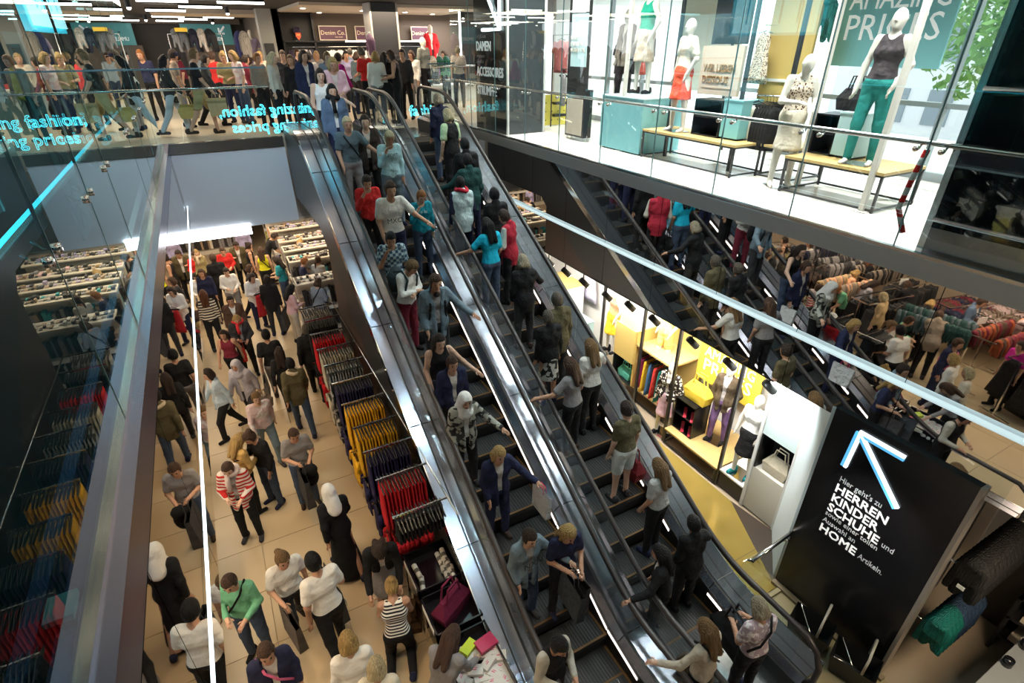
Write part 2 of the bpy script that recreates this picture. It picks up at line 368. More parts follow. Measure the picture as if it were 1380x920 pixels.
def legs(P, J, f, d, part=1.0, k=.04):
    for n in 'rl':
        f = smin(f, caps(P, J['hip' + n], J['k' + n], .080 + d, .054 + d), k)
        if part > .5: f = smin(f, caps(P, J['k' + n], J['k' + n] + (J['a' + n] - J['k' + n]) * (part * 2 - 1), .052 + d, .036 + d), .03)
    return f
def headfield(P, J):
    q = (P - J['head'].astype(np.float32)) @ J['RH'].astype(np.float32)      # into the head's own frame
    e = np.sqrt((q[..., 0] / .074) ** 2 + (q[..., 1] / .092) ** 2 + (q[..., 2] / .112) ** 2) * .085 - .085
    e = smin(e, caps(q, (0, .028, -.072), (0, .045, -.085), .048, .036), .04)
    e = smin(e, caps(q, (0, .088, .0), (0, .104, -.028), .010, .014), .015)
    for s in (1, -1): e = smin(e, caps(q, (s * .076, -.008, .012), (s * .078, -.012, -.018), .012, .010), .01)
    return e
def finger_mesh(J):
    mb = MB()
    for s, n in ((1, 'r'), (-1, 'l')):
        d = J['f' + n]; side = un(np.cross(d, [0, 0, 1]) if abs(d[2]) < .9 else np.cross(d, [-s, 0, 0])); nrm = np.cross(side, d)
        if n == 'l': nrm = nrm
        for i, ln in enumerate((.062, .072, .068, .052)):
            b = J['w' + n] + d * .075 + side * (i - 1.5) * .0165; c = b + d * ln * .55 - nrm * .008; e = c + un(d - nrm * .8) * ln * .5
            mb.tube([b - d * .02, c, e], .0085, 5, r2=.0065)
        b = J['w' + n] + d * .025 + side * (-s) * .022; c = b + un(d * .6 - side * s * .8) * .035; e = c + un(d - side * s * .2) * .028
        mb.tube([b, c, e], .0105, 5, r2=.008)
    return mb
MC = {}
def bounds(J, pad=.16):
    p = np.array([J[k] for k in J if J[k].shape == (3,) and k not in ('fr', 'fl', 'toer', 'toel')]); return p.min(0) - pad, p.max(0) + pad
def body_mesh(pose, face=True):
    key = (pose, face)
    if key in MC: return MC[key]
    J = joints(pose); lo, hi = bounds(J)
    def fn(P):
        f = legs(P, J, arms(P, J, torso(P, J, -.006), 0), 0)
        f = smin(f, caps(P, J['neck'] - J['R'] @ np.array([0, 0, .05]), J['head'], .055, .045), .04)
        for n in 'rl':
            f = smin(f, caps(P, J['w' + n] + J['f' + n] * .02, J['w' + n] + J['f' + n] * .068, .026, .027), .025)
            f = smin(f, caps(P, J['a' + n] - [0, 0, .03], J['a' + n] + J['toe' + n] * .12 - [0, 0, .03], .035, .03), .03)
        return smin(f, headfield(P, J), .02)
    V, Q = net(fn, lo, hi, .021); mb = finger_mesh(J); mb.v = [tuple(p) for p in V] + mb.v
    nv = len(V); mb.f = [tuple(int(i) for i in q) for q in Q] + [tuple(i + nv for i in q) for q in mb.f]; mb.m = [0] * len(mb.f)
    if face:
        T = lambda x, y, z: tuple(J['head'] + J['RH'] @ np.array([x, y, z]))
        for s in (1, -1):
            mb.slot(1).ball(T(s * .030, .083, .012), .0085, 8, 6); mb.slot(1).tube([T(s * .016, .090, .036), T(s * .044, .080, .037)], .0024, 4)
        mb.slot(2).tube([T(-.022, .086, -.058), T(0, .093, -.056), T(.022, .086, -.058)], .006, 5)
    MC[key] = mb.mesh('body', [SKIN, EYE, LIP] if face else [SKIN], True); return MC[key]
def wear_mesh(pose, kind):
    key = (pose, kind)
    if key in MC: return MC[key]
    J = joints(pose); lo, hi = bounds(J); R = J['R'].astype(np.float32); pel = J['pel'].astype(np.float32)
    axis = lambda P: ((P - pel) @ R)[..., 2]
    def fn(P):
        if kind == 'sleeves':
            f = arms(P, J, np.full(P.shape[:3], 1.0, np.float32), .021, .95); return f
        if kind in ('tank', 'tee', 'long', 'coat', 'dress', 'vest'):
            d = {'tank': .006, 'tee': .009, 'long': .011, 'coat': .020, 'dress': .022, 'vest': .019}[kind]
            f = torso(P, J, d, .085 if kind in ('tank', 'vest') else .118)
            if kind == 'tee': f = arms(P, J, f, .014, .36)
            if kind in ('long', 'coat', 'dress'): f = arms(P, J, f, .009 if kind == 'long' else .016, .95)
            if kind == 'coat': f = smin(f, caps(P, J['neck'] - R @ np.array([0, .02, .03], np.float32), J['neck'] + R @ np.array([0, -.02, .03], np.float32), .075, .068), .04)
            if kind in ('coat', 'dress'):
                a = J['pel']; b = (J['kr'] + J['kl']) / 2 if kind == 'coat' else (J['ar'] + J['al']) / 2
                f = smin(f, caps(P, a, a + (b - a) * (.55 if kind == 'coat' else .96), .128, .15 if kind == 'coat' else .235), .07)
                if kind == 'coat':
                    f = np.maximum(f, -(axis(P) + .20)); q = (P - pel) @ R
                    f = np.maximum(f, -np.maximum(np.abs(q[..., 0]) - .028 - np.maximum(0, q[..., 2] - .30) * .22, .02 - q[..., 1]))
                else: f = np.maximum(f, -(P[..., 2] - .06))
            else: f = np.maximum(f, -(axis(P) + (.06 if kind == 'tank' else .11 if kind == 'vest' else .085)))
            h = (P - J['head'].astype(np.float32)) @ J['RH'].astype(np.float32)
            return np.maximum(f, -(caps(h, (0, .03, -.12), (0, .10, .02), .07, .09)))
        f = caps(P, J['pel'] - [.066, 0, 0], J['pel'] + [.066, 0, 0], .112, .112)
        if kind == 'trousers': f = legs(P, J, f, .015)
        elif kind == 'shorts': f = legs(P, J, f, .024, .5); f = np.maximum(f, -(axis(P) + .40))
        else:
            b = (J['kr'] + J['kl']) / 2; f = smin(f, caps(P, J['pel'], b, .13, .19), .08); f = np.maximum(f, -(axis(P) + .42))
        return np.maximum(f, axis(P) - .09)
    V, Q = net(fn, lo, hi, .0225); MC[key] = np_mesh(kind, V, Q, [CLOTH]); return MC[key]
def hair_mesh(kind):
    if kind in MC: return MC[kind]
    def ell(q, sx, sy, sz, c=(0, 0, 0)):
        return np.sqrt(((q[..., 0] - c[0]) / sx) ** 2 + ((q[..., 1] - c[1]) / sy) ** 2 + ((q[..., 2] - c[2]) / sz) ** 2) * .085 - .085
    def fn(q):
        x, y, z = q[..., 0], q[..., 1], q[..., 2]
        if kind == 'hijab':
            f = smin(ell(q, .098, .116, .136, (0, -.006, .0)), caps(q, (0, -.005, -.10), (0, .01, -.20), .09, .135), .06)
            f = smin(f, caps(q, (0, -.06, -.12), (0, -.09, -.26), .08, .09), .05)
            return np.maximum(f, -(ell(q, .062, .11, .085, (0, .10, -.012))))
        f = ell(q, .086, .106, .126, (0, -.006, .004))
        face = np.maximum(np.maximum(y - .030 - .55 * np.maximum(z, 0) * 1.0 if kind != 'bald' else y, -(z - .0) * 0 - 1), -1)
        f = np.maximum(f, y - .040 - np.maximum(0, z - .045) * 2.2)
        f = np.maximum(f, -(z + (.075 if kind in ('short', 'bun', 'ponytail') else .10)) - np.maximum(0, -y) * .3)
        if kind == 'bob':
            for s in (1, -1): f = smin(f, caps(q, (s * .070, -.015, .0), (s * .074, .0, -.105), .030, .026), .03)
            f = smin(f, caps(q, (-.045, -.06, -.06), (.045, -.06, -.06), .05, .05), .04); f = np.maximum(f, -(z + .125))
        if kind == 'long':
            for s in (1, -1): f = smin(f, caps(q, (s * .070, -.015, .0), (s * .085, .005, -.22), .030, .024), .03)
            f = smin(f, caps(q, (-.04, -.075, -.02), (-.05, -.105, -.30), .050, .035), .05); f = smin(f, caps(q, (.04, -.075, -.02), (.05, -.105, -.30), .050, .035), .05)
        if kind == 'bun': f = smin(f, caps(q, (-.012, -.085, .085), (.012, -.085, .085), .040, .040), .02)
        if kind == 'ponytail':
            f = smin(f, caps(q, (0, -.10, .05), (0, -.15, -.06), .030, .034), .02); f = smin(f, caps(q, (0, -.15, -.06), (0, -.15, -.22), .034, .016), .02)
        return f
    V, Q = net(fn, (-.17, -.24, -.42), (.17, .18, .17), .0135 if kind not in ('hijab', 'long') else .017)
    MC[kind] = np_mesh('hair', V, Q, [HAIR]); return MC[kind]
def shoe_mesh(heel=False):
    k = 'shoe%d' % heel
    if k in MC: return MC[k]
    def fn(q):
        f = smin(caps(q, (0, -.05, -.035), (0, .12, -.045), .042, .036), caps(q, (0, -.05, -.02), (0, -.045, .02), .040, .040), .03)
        return np.maximum(np.maximum(f, -(q[..., 2] + .075)), q[..., 2] - .035)
    V, Q = net(fn, (-.08, -.13, -.10), (.08, .20, .07), .016); MC[k] = np_mesh('shoe', V, Q, [CLOTH]); return MC[k]
def rot_y(v):   # rotation that turns +y toward v, flat on z unless tilted
    return Matrix.Rotation(math.atan2(-v[0], v[1]), 4, 'Z') @ Matrix.Rotation(math.asin(max(-1, min(1, v[2]))), 4, 'X')
C = dict(black=(.012, .012, .014), charcoal=(.04, .04, .045), grey=(.26, .25, .26), lightgrey=(.42, .43, .43), white=(.78, .77, .74), cream=(.70, .64, .52), offwhite=(.62, .65, .62),
         yellow=(.75, .72, .02), olive=(.10, .085, .045), red=(.62, .03, .03), navy=(.018, .022, .06), lavender=(.30, .28, .46), lilac=(.42, .36, .52), pink=(.62, .40, .44), palepink=(.66, .50, .52),
         bluegrey=(.20, .25, .33), greyblue=(.16, .22, .27), lightblue=(.42, .52, .62), jeans=(.05, .075, .13), beige=(.52, .46, .38), brown=(.09, .05, .035), darkbrown=(.045, .03, .025),
         stripecream=(.70, .62, .48), stripebw=(.80, .78, .74), redwhite=(.68, .62, .58), lilacgrey=(.40, .38, .44), khaki=(.34, .29, .14), teal=(.03, .30, .34), maroon=(.18, .02, .04), denim=(.10, .15, .24),
         slate=(.09, .13, .15), iceblue=(.40, .62, .68), tealblue=(.01, .25, .34), plaid=(.42, .55, .60), zebra=(.36, .36, .31), stone=(.48, .46, .40), palegreen=(.52, .66, .42), darkgreen=(.015, .06, .06),
         hoodiewhite=(.52, .68, .72), cyan=(.01, .42, .62), varsity=(.36, .02, .04), patterned=(.55, .55, .52), tan=(.52, .34, .12), green=(.16, .44, .27), camel=(.50, .36, .20), taupe=(.26, .21, .17),
         mustard=(.50, .36, .04), magenta=(.50, .02, .26), rust=(.35, .08, .03), peach=(.75, .40, .25), checkgrey=(.62, .58, .56), blackwhite=(.03, .03, .03), paleblue=(.40, .47, .52), lilacprint=(.45, .36, .42),
         lightbrown=(.22, .13, .06), auburn=(.14, .05, .02), blond=(.50, .33, .13), paleblond=(.62, .52, .32), ginger=(.36, .14, .04), greyblond=(.38, .33, .24), greybrown=(.14, .12, .10), skin=(.58, .34, .23), orange=(.75, .25, .03))
def dress_up(root, pose, sc, top, tc, bot, bc, hair, hc, skin, face=True, shoes='black', dummy=False):
    J = joints(pose)
    def child(name, me, col, T=None, pat=None):
        o = link(name, me, root); o.color = (*col, 1)
        o.matrix_local = Matrix.Scale(sc, 4) @ (T if T is not None else Matrix.Identity(4))
        if pat:
            o.material_slots[0].link = 'OBJECT'; o.material_slots[0].material = pat
        return o
    b = child('body', body_mesh(pose, face), skin)
    if dummy: b.material_slots[0].link = 'OBJECT'; b.material_slots[0].material = CREAM
    names = {'tank': 'sleeveless_top', 'tee': 'tee_shirt', 'long': 'sweater', 'coat': 'jacket', 'dress': 'robe'}
    if top == 'coat' and not dummy or tc == 'mb2': child('shirt', wear_mesh(pose, 'tank'), INNER[len(tc) % 5])
    if top != 'none': child(names[top], wear_mesh(pose, top), C[tc], None, PAT.get(tc))
    if tc == 'varsity': child('sleeves', wear_mesh(pose, 'sleeves'), (.62, .60, .54))
    if tc == 'hoodiewhite': child('sleeves', wear_mesh(pose, 'sleeves'), C['navy'])
    if tc == 'stone' and pose == 'hold': child('vest', wear_mesh(pose, 'vest'), C['black'])
    if tc == 'palegreen': child('vest', wear_mesh(pose, 'vest'), C['black'])
    if bot != 'none': child(bot, wear_mesh(pose, bot), C[bc], None, PAT.get(bc))
    if hair != 'none': child('headscarf' if hair == 'hijab' else 'hair', hair_mesh(hair), C[hc], Matrix.Translation(J['head']) @ Matrix(J['RH']).to_4x4(), CLOTH if hair == 'hijab' else None)
    if shoes:
        for n in 'rl': child('shoe', shoe_mesh(), C[shoes], Matrix.Translation(J['a' + n]) @ rot_y(J['toe' + n] if pose == 'kneel' else un([J['toe' + n][0], J['toe' + n][1], 0])))
INNER = [(.70, .70, .68), (.05, .05, .06), (.62, .66, .66), (.30, .28, .28), (.55, .50, .46)]
SKINS = [(.60, .36, .25), (.54, .31, .21), (.64, .41, .30), (.48, .27, .18)]
def tread(y):
    k = math.floor((y - YE) / .4 + .5); return min(max(k * .2309, 0), ZU)
GROUPS = {'F': 'shoppers on the lower floor', 'L': 'riders on the down escalator', 'R': 'riders on the up escalator', 'U': 'shoppers on the upper floor', 'M': 'shoppers below the left walkway', 'W': 'shoppers below the left walkway'}
PEOPLE = {}
def place_people():
    for i, (zone, x, y, z, h, face, pose, top, tc, bot, bc, hair, hc, lab) in enumerate(ROWS):
        if zone in 'LR' and 0 < z < ZU: z = tread(y)
        t = thing('person', lab, 'person', (x, y, z), -math.radians(face), GROUPS[zone])
        PEOPLE[lab] = t; t['pose'] = pose
        sk = SKINS[i % 4] if not lab.startswith('short black') else SKINS[3]
        dress_up(t, pose, h / 1.70, top, tc, bot, bc, hair, hc, sk, shoes=('black', 'darkbrown', 'charcoal', 'navy')[i % 4])
def hand_of(t, side, h):
    J = joints(t['pose']); return t.matrix_basis @ Vector(J['h' + side] * (h / 1.70))

ROWS = [
    ('F', 0.7, 16.9, 0.0, 1.64, 10, 'stand', 'tank', 'yellow', 'trousers', 'black', 'long', 'brown', 'long brown haired person in yellow sleeveless top, carrying a bag below the white fascia'),
    ('F', 0.37, 17.47, 0.0, 1.66, 80, 'stand', 'tank', 'black', 'trousers', 'black', 'bun', 'darkbrown', 'pinned-up dark brown haired person in black sleeveless top, standing left of the yellow top shopper'),
    ('F', -0.31, 15.67, 0.0, 1.66, 180, 'hold', 'long', 'white', 'trousers', 'grey', 'short', 'darkbrown', 'short dark brown haired person in white long-sleeved top, facing the camera near the light strip'),
    ('F', -0.55, 16.42, 0.0, 1.78, 350, 'stand', 'coat', 'black', 'trousers', 'black', 'short', 'brown', 'short brown haired person in black jacket, under the light strip, back turned'),
    ('F', -0.29, 17.47, 0.0, 1.68, 180, 'hold', 'long', 'red', 'trousers', 'black', 'short', 'brown', 'short brown haired person in red long-sleeved top, behind the shopper in white'),
    ('F', 0.1, 17.81, 0.0, 1.72, 180, 'phone', 'coat', 'olive', 'trousers', 'black', 'short', 'darkbrown', 'short dark brown haired person in olive jacket, close behind the white top shopper'),
    ('F', 0.21, 14.84, 0.0, 1.68, 150, 'hold', 'coat', 'white', 'trousers', 'navy', 'bob', 'darkbrown', 'bobbed dark brown haired person in white jacket, holding a red garment'),
    ('F', 0.56, 14.24, 0.0, 1.7, 20, 'stand', 'coat', 'black', 'trousers', 'charcoal', 'short', 'darkbrown', 'short dark brown haired person in black jacket, with a big dark carrier bag'),
    ('F', 0.95, 13.47, 0.0, 1.66, 70, 'hold', 'long', 'pink', 'trousers', 'beige', 'long', 'black', 'long black haired person in pink long-sleeved top, looking at the underwear gondola'),
    ('F', 0.9, 18.08, 0.0, 1.78, 90, 'browse', 'tee', 'black', 'trousers', 'black', 'short', 'darkbrown', 'short dark brown haired person in black tee, reaching to the shelves under the bridge'),
    ('F', 1.75, 18.19, 0.0, 1.62, 150, 'browse', 'long', 'lavender', 'trousers', 'navy', 'long', 'blond', 'long blond haired person in lavender long-sleeved top, between the far shelf rows'),
    ('F', 1.75, 17.18, 0.0, 1.64, 30, 'browse', 'long', 'lilac', 'trousers', 'black', 'long', 'blond', 'long blond haired person in lilac long-sleeved top, leaning over the far shelf'),
    ('F', 1.57, 15.29, 0.0, 1.68, 90, 'hold', 'long', 'navy', 'trousers', 'navy', 'short', 'ginger', 'short ginger haired person in navy long-sleeved top, at the gondola end'),
    ('F', 1.99, 15.19, 0.0, 1.66, 40, 'stand', 'long', 'lightgrey', 'trousers', 'beige', 'ponytail', 'brown', 'ponytailed brown haired person in light grey long-sleeved top, beside the brown wall under the escalator'),
    ('F', 1.64, 13.53, 0.0, 1.66, 50, 'hold', 'long', 'bluegrey', 'trousers', 'navy', 'bob', 'brown', 'bobbed brown haired person in blue-grey long-sleeved top, with a crossbody strap'),
    ('F', 1.0, 11.82, 0.0, 1.62, 60, 'browse', 'long', 'black', 'trousers', 'black', 'short', 'black', 'short black haired person in black long-sleeved top, crouching over the rail end'),
    ('F', 0.94, 10.79, 0.0, 1.78, 10, 'walk', 'coat', 'black', 'trousers', 'black', 'short', 'greybrown', 'short grey-brown haired person in black jacket, walking past the red garments'),
    ('F', -0.89, 15.81, 0.0, 1.66, 190, 'stand', 'long', 'navy', 'trousers', 'black', 'long', 'brown', 'long brown haired person in navy long-sleeved top, with a tote bag'),
    ('F', -0.91, 14.09, 0.0, 1.66, 0, 'stand', 'long', 'stripecream', 'trousers', 'black', 'long', 'auburn', 'long auburn haired person in black and cream striped long-sleeved top, in black leggings, back turned'),
    ('F', -0.35, 13.48, 0.0, 1.68, 180, 'stand', 'coat', 'brown', 'trousers', 'black', 'short', 'darkbrown', 'short dark brown haired person in brown jacket, walking behind the red scarf shopper'),
    ('F', -0.3, 12.44, 0.0, 1.64, 180, 'hold', 'coat', 'charcoal', 'trousers', 'black', 'bob', 'blond', 'bobbed blond haired person in charcoal jacket, wearing a red scarf above a red bag'),
    ('F', 0.17, 10.99, 0.0, 1.76, 5, 'walk', 'tee', 'black', 'trousers', 'grey', 'short', 'black', 'short black haired person in black tee, walking away in the middle of the floor'),
    ('F', 0.31, 10.31, 0.0, 1.64, 10, 'walk', 'long', 'black', 'trousers', 'black', 'long', 'darkbrown', 'long dark brown haired person in black long-sleeved top, next to the hooded jacket shopper'),
    ('F', 0.44, 9.6, 0.0, 1.72, 0, 'walk', 'coat', 'olive', 'trousers', 'jeans', 'short', 'black', 'short black haired person in olive jacket, with a pale hood, in blue jeans'),
    ('F', -0.89, 10.17, 0.0, 1.66, 250, 'walk', 'coat', 'lightblue', 'trousers', 'black', 'bob', 'darkbrown', 'bobbed dark brown haired person in light blue jacket, in flat shoes by the mirror edge'),
    ('F', -0.44, 10.33, 0.0, 1.64, 210, 'walk', 'coat', 'lilacgrey', 'trousers', 'charcoal', 'hijab', 'lilacgrey', 'person in lilac-grey headscarf and lilac-grey jacket, carrying a snakeskin bag'),
    ('F', -0.27, 8.96, 0.0, 1.66, 170, 'walk', 'long', 'palepink', 'trousers', 'greyblue', 'short', 'lightbrown', 'short light brown haired person in pale pink long-sleeved top, walking forward in grey jeans'),
    ('F', -0.37, 7.83, 0.0, 1.66, 235, 'phone', 'long', 'black', 'trousers', 'jeans', 'bun', 'brown', 'pinned-up brown haired person in black long-sleeved top, looking at a phone'),
    ('F', -0.7, 7.79, 0.0, 1.6, 60, 'hold', 'long', 'tan', 'trousers', 'black', 'long', 'blond', 'long blond haired person in tan long-sleeved top, facing the black top phone user'),
    ('F', 0.14, 7.55, 0.0, 1.68, 175, 'hold', 'tee', 'grey', 'trousers', 'jeans', 'short', 'brown', 'short brown haired person in grey tee, with a black jacket over the arm'),
    ('F', -0.79, 7.22, 0.0, 1.66, 195, 'hold', 'coat', 'redwhite', 'trousers', 'black', 'short', 'brown', 'short brown haired person in red and white jacket, in a red and white patterned wrap'),
    ('F', 0.38, 5.9, 0.0, 1.66, 350, 'walk', 'dress', 'black', 'none', 'black', 'hijab', 'white', 'person in white headscarf and black robe, in a black robe, back turned'),
    ('F', 0.76, 5.02, 0.0, 1.68, 190, 'browse', 'coat', 'black', 'skirt', 'grey', 'long', 'darkbrown', 'long dark brown haired person in black jacket, looking down by the red garments'),
    ('F', -0.38, 5.2, 0.0, 1.68, 165, 'bag', 'tee', 'white', 'trousers', 'charcoal', 'ponytail', 'lightbrown', 'ponytailed light brown haired person in white tee, with dark bags in motion'),
    ('F', -0.01, 4.67, 0.0, 1.8, 345, 'bag', 'tee', 'white', 'trousers', 'black', 'short', 'black', 'short black haired person in white tee, swinging a huge dark bag over the shoulder'),
    ('F', 0.67, 4.23, 0.0, 1.66, 15, 'kneel', 'tank', 'stripebw', 'trousers', 'black', 'bun', 'blond', 'pinned-up blond haired person in black and white striped sleeveless top, kneeling at the drawer tables'),
    ('F', 0.08, 3.63, 0.0, 1.68, 5, 'stand', 'long', 'white', 'trousers', 'black', 'bob', 'blond', 'bobbed blond haired person in white long-sleeved top, at the bottom edge, back turned'),
    ('F', 0.25, 3.28, 0.0, 1.62, 20, 'stand', 'long', 'cream', 'trousers', 'black', 'bob', 'paleblond', 'bobbed pale blond haired person in cream long-sleeved top, cut by the bottom edge'),
    ('F', 0.82, 3.1, 0.0, 1.66, 50, 'browse', 'long', 'grey', 'trousers', 'black', 'long', 'brown', 'long brown haired person in grey long-sleeved top, reaching into the white parcels'),
    ('F', -0.67, 4.04, 0.0, 1.68, 175, 'stand', 'coat', 'navy', 'trousers', 'navy', 'short', 'brown', 'short brown haired person in navy jacket, with a pink bag strap'),
    ('F', -0.9, 5.15, 0.0, 1.66, 200, 'hold', 'long', 'green', 'trousers', 'jeans', 'short', 'brown', 'short brown haired person in green long-sleeved top, with a black shoulder strap'),
    ('F', 0.37, 19.44, 0.0, 1.76, 200, 'stand', 'long', 'lavender', 'trousers', 'black', 'short', 'darkbrown', 'short dark brown haired person in lavender long-sleeved top, half hidden by the fascia'),
    ('F', -1.0, 17.62, 0.0, 1.66, 170, 'stand', 'long', 'khaki', 'trousers', 'black', 'bob', 'blond', 'bobbed blond haired person in khaki long-sleeved top, half hidden behind the light strip'),
    ('F', 0.19, 15.71, 0.0, 1.62, 100, 'walk', 'long', 'charcoal', 'trousers', 'black', 'bob', 'brown', 'bobbed brown haired person in charcoal long-sleeved top, squeezed between two shoppers'),
    ('F', 1.07, 15.83, 0.0, 1.64, 300, 'hold', 'tee', 'teal', 'trousers', 'jeans', 'long', 'darkbrown', 'long dark brown haired person in teal tee, in the far aisle'),
    ('F', -0.59, 11.91, 0.0, 1.6, 200, 'walk', 'tank', 'maroon', 'trousers', 'black', 'long', 'darkbrown', 'long dark brown haired person in maroon sleeveless top, just in front of the red scarf'),
    ('L', 2.15, 11.4, 4.91, 1.66, 180, 'rail_l', 'tank', 'white', 'trousers', 'black', 'long', 'darkbrown', 'long dark brown haired person in white sleeveless top, at the head of the down escalator'),
    ('L', 2.44, 11.51, 4.97, 1.64, 185, 'hold', 'coat', 'pink', 'trousers', 'grey', 'long', 'blond', 'long blond haired person in pink jacket, pink cardigan, at the head of the down escalator'),
    ('L', 2.19, 10.74, 4.53, 1.66, 180, 'stand', 'coat', 'denim', 'trousers', 'navy', 'long', 'black', 'long black haired person in denim jacket, wearing a black scarf, third from the top'),
    ('L', 2.18, 9.9, 4.04, 1.68, 180, 'rail_l', 'tee', 'slate', 'trousers', 'grey', 'short', 'paleblond', 'short pale blond haired person in slate tee, with a black shoulder strap'),
    ('L', 2.56, 10.13, 4.17, 1.66, 190, 'stand', 'coat', 'darkbrown', 'trousers', 'black', 'short', 'darkbrown', 'short dark brown haired person in dark brown jacket, behind the slate tee'),
    ('L', 2.79, 9.63, 3.89, 1.7, 180, 'face', 'long', 'iceblue', 'trousers', 'greyblue', 'short', 'paleblond', 'short pale blond haired person in ice blue long-sleeved top, hand at mouth'),
    ('L', 2.15, 8.93, 3.48, 1.62, 185, 'face', 'long', 'red', 'trousers', 'black', 'short', 'darkbrown', 'short dark brown haired person in red long-sleeved top, covering the face'),
    ('L', 2.34, 8.32, 3.13, 1.84, 180, 'rail_l', 'tee', 'white', 'trousers', 'navy', 'short', 'brown', "short brown haired person in white tee, big man's tee with black print"),
    ('L', 2.93, 8.63, 3.31, 1.58, 180, 'face', 'long', 'tealblue', 'trousers', 'jeans', 'short', 'ginger', 'short ginger haired person in teal long-sleeved top, hand at the cheek'),
    ('L', 2.15, 7.87, 2.87, 1.68, 190, 'face', 'tee', 'plaid', 'trousers', 'black', 'short', 'black', 'short black haired person in checked tee, in a checked shirt'),
    ('L', 2.15, 7.35, 2.57, 1.66, 150, 'cross', 'long', 'white', 'trousers', 'maroon', 'short', 'lightbrown', 'short light brown haired person in white long-sleeved top, in a hoodie with head bent down'),
    ('L', 2.39, 6.76, 2.23, 1.78, 180, 'rail_l', 'coat', 'greyblue', 'trousers', 'charcoal', 'short', 'brown', 'short brown haired person in grey-blue jacket, bearded, both straps of a backpack showing'),
    ('L', 2.15, 6.1, 1.85, 1.66, 180, 'rail_l', 'tank', 'black', 'trousers', 'jeans', 'long', 'darkbrown', 'long dark brown haired person in black sleeveless top, midway on down escalator'),
    ('L', 2.22, 5.84, 1.7, 1.64, 180, 'stand', 'coat', 'navy', 'trousers', 'black', 'short', 'brown', 'short brown haired person in navy jacket, holding a thin white bag'),
    ('L', 2.15, 5.32, 1.4, 1.64, 180, 'rail_l', 'coat', 'zebra', 'trousers', 'black', 'hijab', 'white', 'person in white headscarf and grey patterned jacket, in a furry patterned cardigan'),
    ('L', 2.29, 4.65, 1.01, 1.66, 180, 'rail_l', 'coat', 'navy', 'trousers', 'navy', 'bob', 'blond', 'bobbed blond haired person in navy jacket, carrying a white shopping bag'),
    ('L', 2.18, 3.71, 0.47, 1.66, 175, 'rail_l', 'coat', 'greyblue', 'trousers', 'jeans', 'short', 'darkbrown', 'short dark brown haired person in grey-blue jacket, in an open cardigan over printed white top'),
    ('L', 2.63, 3.56, 0.38, 1.64, 185, 'hold', 'tee', 'navy', 'trousers', 'black', 'long', 'blond', 'long blond haired person in navy tee, beside the open cardigan'),
    ('L', 1.94, 2.72, 0.0, 1.7, 170, 'hold', 'long', 'stone', 'trousers', 'black', 'short', 'black', 'short black haired person in stone long-sleeved top, black front, nearest on the down escalator'),
    ('R', 4.2, 10.63, 4.46, 1.66, 350, 'rail_r', 'coat', 'navy', 'trousers', 'jeans', 'bob', 'greyblond', 'bobbed ash blond haired person in navy jacket, stepping off the up escalator'),
    ('R', 4.13, 10.01, 4.11, 1.68, 340, 'stand', 'tee', 'palegreen', 'trousers', 'black', 'bob', 'paleblond', 'bobbed pale blond haired person in pale green tee, in a black vest near the top'),
    ('R', 4.11, 9.28, 3.68, 1.72, 5, 'stand', 'coat', 'black', 'trousers', 'navy', 'short', 'black', 'short black haired person in black jacket, second row from the top of the up escalator'),
    ('R', 4.01, 8.93, 3.48, 1.74, 0, 'rail_l', 'coat', 'darkgreen', 'trousers', 'navy', 'short', 'black', 'short black haired person in dark green jacket, high on the up escalator'),
    ('R', 3.72, 8.65, 3.32, 1.66, 0, 'stand', 'coat', 'hoodiewhite', 'trousers', 'navy', 'short', 'black', 'short black haired person in white and navy jacket, in a white and navy hoodie'),
    ('R', 4.19, 8.29, 3.11, 1.72, 5, 'stand', 'coat', 'black', 'trousers', 'black', 'short', 'black', 'short black haired person in black jacket, just left of the right handrail'),
    ('R', 3.74, 7.62, 2.73, 1.66, 350, 'rail_l', 'tee', 'cyan', 'trousers', 'jeans', 'long', 'black', 'long black haired person in cyan tee, with both hands toward the rail'),
    ('R', 4.21, 7.82, 2.84, 1.7, 320, 'hold', 'coat', 'varsity', 'trousers', 'black', 'short', 'darkbrown', 'short dark brown haired person in red and white jacket, with white sleeves'),
    ('R', 4.0, 6.93, 2.32, 1.66, 10, 'rail_r', 'coat', 'black', 'trousers', 'charcoal', 'bob', 'greyblond', 'bobbed ash blond haired person in black jacket, in the middle of the up escalator'),
    ('R', 4.19, 6.19, 1.9, 1.72, 0, 'stand', 'coat', 'olive', 'trousers', 'charcoal', 'short', 'greybrown', 'short grey-brown haired person in olive jacket, with grey cropped hair'),
    ('R', 3.87, 5.94, 1.75, 1.6, 0, 'stand', 'coat', 'black', 'skirt', 'patterned', 'short', 'greybrown', 'short grey-brown haired person in black jacket, in a patterned skirt'),
    ('R', 4.36, 5.48, 1.49, 1.66, 0, 'rail_r', 'tee', 'white', 'trousers', 'black', 'long', 'lightbrown', 'long light brown haired person in white tee, with very long hair'),
    ('R', 3.83, 5.2, 1.33, 1.66, 340, 'rail_l', 'tee', 'grey', 'trousers', 'black', 'long', 'brown', 'long brown haired person in grey tee, resting one hand on the inner rail'),
    ('R', 4.23, 4.43, 0.88, 1.7, 0, 'stand', 'tee', 'olive', 'shorts', 'offwhite', 'short', 'darkbrown', 'short dark brown haired person in olive tee, in pale shorts with a red bag'),
    ('R', 4.29, 3.72, 0.47, 1.66, 350, 'rail_r', 'tee', 'lightgrey', 'trousers', 'black', 'long', 'lightbrown', 'long light brown haired person in light grey tee, reaching the outer rail'),
    ('R', 4.32, 3.05, 0.08, 1.66, 10, 'rail_r', 'coat', 'black', 'trousers', 'black', 'short', 'black', 'short black haired person in black jacket, near the foot of the up escalator'),
